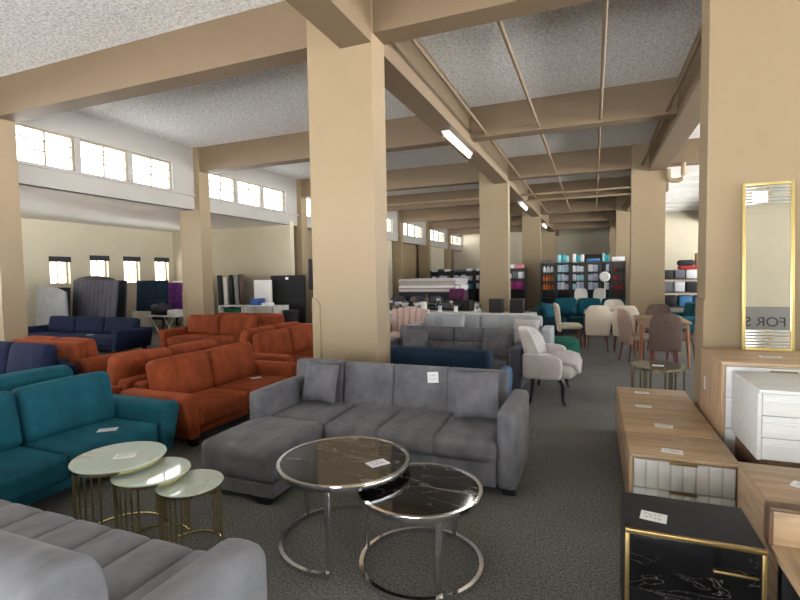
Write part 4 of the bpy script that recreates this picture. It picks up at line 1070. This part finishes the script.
goods(-3.44, -2.66, 20.4, .9, 2, ['pack_magenta'], 'pack', .36, 'the middle shelf of the rack between the columns', G2)
goods(-3.44, -2.66, 20.4, 1.77, 2, ['pack_white', 'pack_pink'], 'pack', .2, 'top of the rack between the columns', G2)
# dark recess pictures and door in the left wall
slab('door_2', M['walnut'], -9.05, -8.99, 18.2, 18.9, 0, 2.3)
tag(MB().box(-9.395, -9.36, 14.2, 16.6, 1.1, 2.2, .01).build('wall_panel', M['charcoal']), 'dark wall panel in the recess beyond the second pier', 'panel')
o = tag(MB().box(-7.9, -7.82, 13.2, 13.6, 0, 1.75, .01).build('door_leaf', M['white']), 'tall white panel leaning at the second pier behind the column', 'panel')
# stacked goods seen right of the right column
rack('low rack of folded goods seen right of the second right column', 2.15, 4.6, 18.6, .6, 1.36, [.35, .85, 1.3], None)
for i, (x, k) in enumerate(((2.27, 'pack_grey'), (2.62, 'pack_white'), (2.97, 'pack_black'), (3.32, 'pack_grey'), (3.67, 'pack_lilac'), (4.02, 'pack_black'))):
    for l, z in ((0, .85), (1, 1.3)):
        o = MB().soft(-.155, .155, -.2, .2, 0, .30 if l else .34, .03, (.004, .01, 0), n=2).build('pack', PK[k if l == 0 else random.choice(['pack_grey', 'pack_white', 'pack_black'])]); o.location = (x+.1, 18.85, z+.0006)
        tag(o, 'wrapped bedding pack on the %s board of the low right rack, %s from left' % (('lower', 'upper')[l], ORD[i]), 'pack', 'bedding packs on the low right rack')
for i, (x, k) in enumerate(((2.4, 'pack_black'), (2.85, 'pack_blue'), (3.3, 'pack_blue'), (3.75, 'pack_black'))):
    o = MB().soft(-.2, .2, -.2, .2, 0, .38, .05, (.01, .02, 0), n=2).build('pack', PK[k]); o.location = (x+.05, 18.85, .3506)
    tag(o, '%s bag on the bottom board of the low right rack, %s from left' % (CN[k], ORD[i]), 'bag', 'bags on the low right rack')
tag(MB().soft(2.7, 4.0, 18.66, 19.1, 1.605, 1.73, .04, n=2).build('blanket', PK['pack_red']), 'red folded blanket on the low right rack packs', 'blanket')
tag(MB().box(3.2, 3.5, 18.7, 19.0, 1.731, 2.15, .01).build('carton', PK['pack_brown']), 'brown upright carton on the red blanket', 'box')
tag(MB().soft(2.68, 3.15, 18.66, 19.05, 1.735, 1.93, .08, (.02, .02, .0), n=3).build('bag', M['charcoal']), 'dark bag on the red blanket', 'bag')

# ------------------------------------------------------------------ light
w = bpy.data.worlds.new('sky'); S.world = w; w.use_nodes = True; nt = w.node_tree
bg = nt.nodes['Background']
tc = N(nt, 'ShaderNodeTexCoord'); sx = N(nt, 'ShaderNodeSeparateXYZ'); nt.links.new(tc.outputs['Generated'], sx.inputs[0])
# unseen paving glow added below the horizon to light the ceiling; hazy sky above
r = ramp(nt, sx.outputs['Z'], [(0.0, (1, .985, .96, 1)), (.02, (.30, .31, .32, 1))])
nt.links.new(r.outputs[0], bg.inputs['Color']); bg.inputs['Strength'].default_value = 34.0
def portal(name, loc, rot, sx, sy_):
    l = bpy.data.lights.new(name, 'AREA'); l.shape = 'RECTANGLE'; l.size = sx; l.size_y = sy_; l.cycles.is_portal = True
    o = bpy.data.objects.new(name, l); COL.objects.link(o); o.location = loc; o.rotation_euler = rot
for a, b, c, d, k in BH: portal('window_portal', (XL-.2, (a+b)/2, (c+d)/2), (0, -PI/2, 0), d-c, b-a)
for a, b, c, d in small+added_side: portal('window_portal', (XS-.25, (a+b)/2, (c+d)/2), (0, -PI/2, 0), d-c, b-a)
portal('shop_front_portal', (-3.6, YB-.25, 1.32), (PI/2, 0, 0), 9.8, 2.0)
portal('window_portal', (XR+.25, 11.5, 2.3), (0, PI/2, 0), 2.6, 31)  # portal for the right-wall windows added for light
S.view_settings.view_transform = 'Standard'; S.view_settings.look = 'None'; S.view_settings.gamma = 1; S.view_settings.use_curve_mapping = False
S.view_settings.exposure = -0.22
S.cycles.max_bounces = 10; S.cycles.diffuse_bounces = 8; S.cycles.glossy_bounces = 4; S.cycles.transparent_max_bounces = 8
S.cycles.sample_clamp_indirect = 8
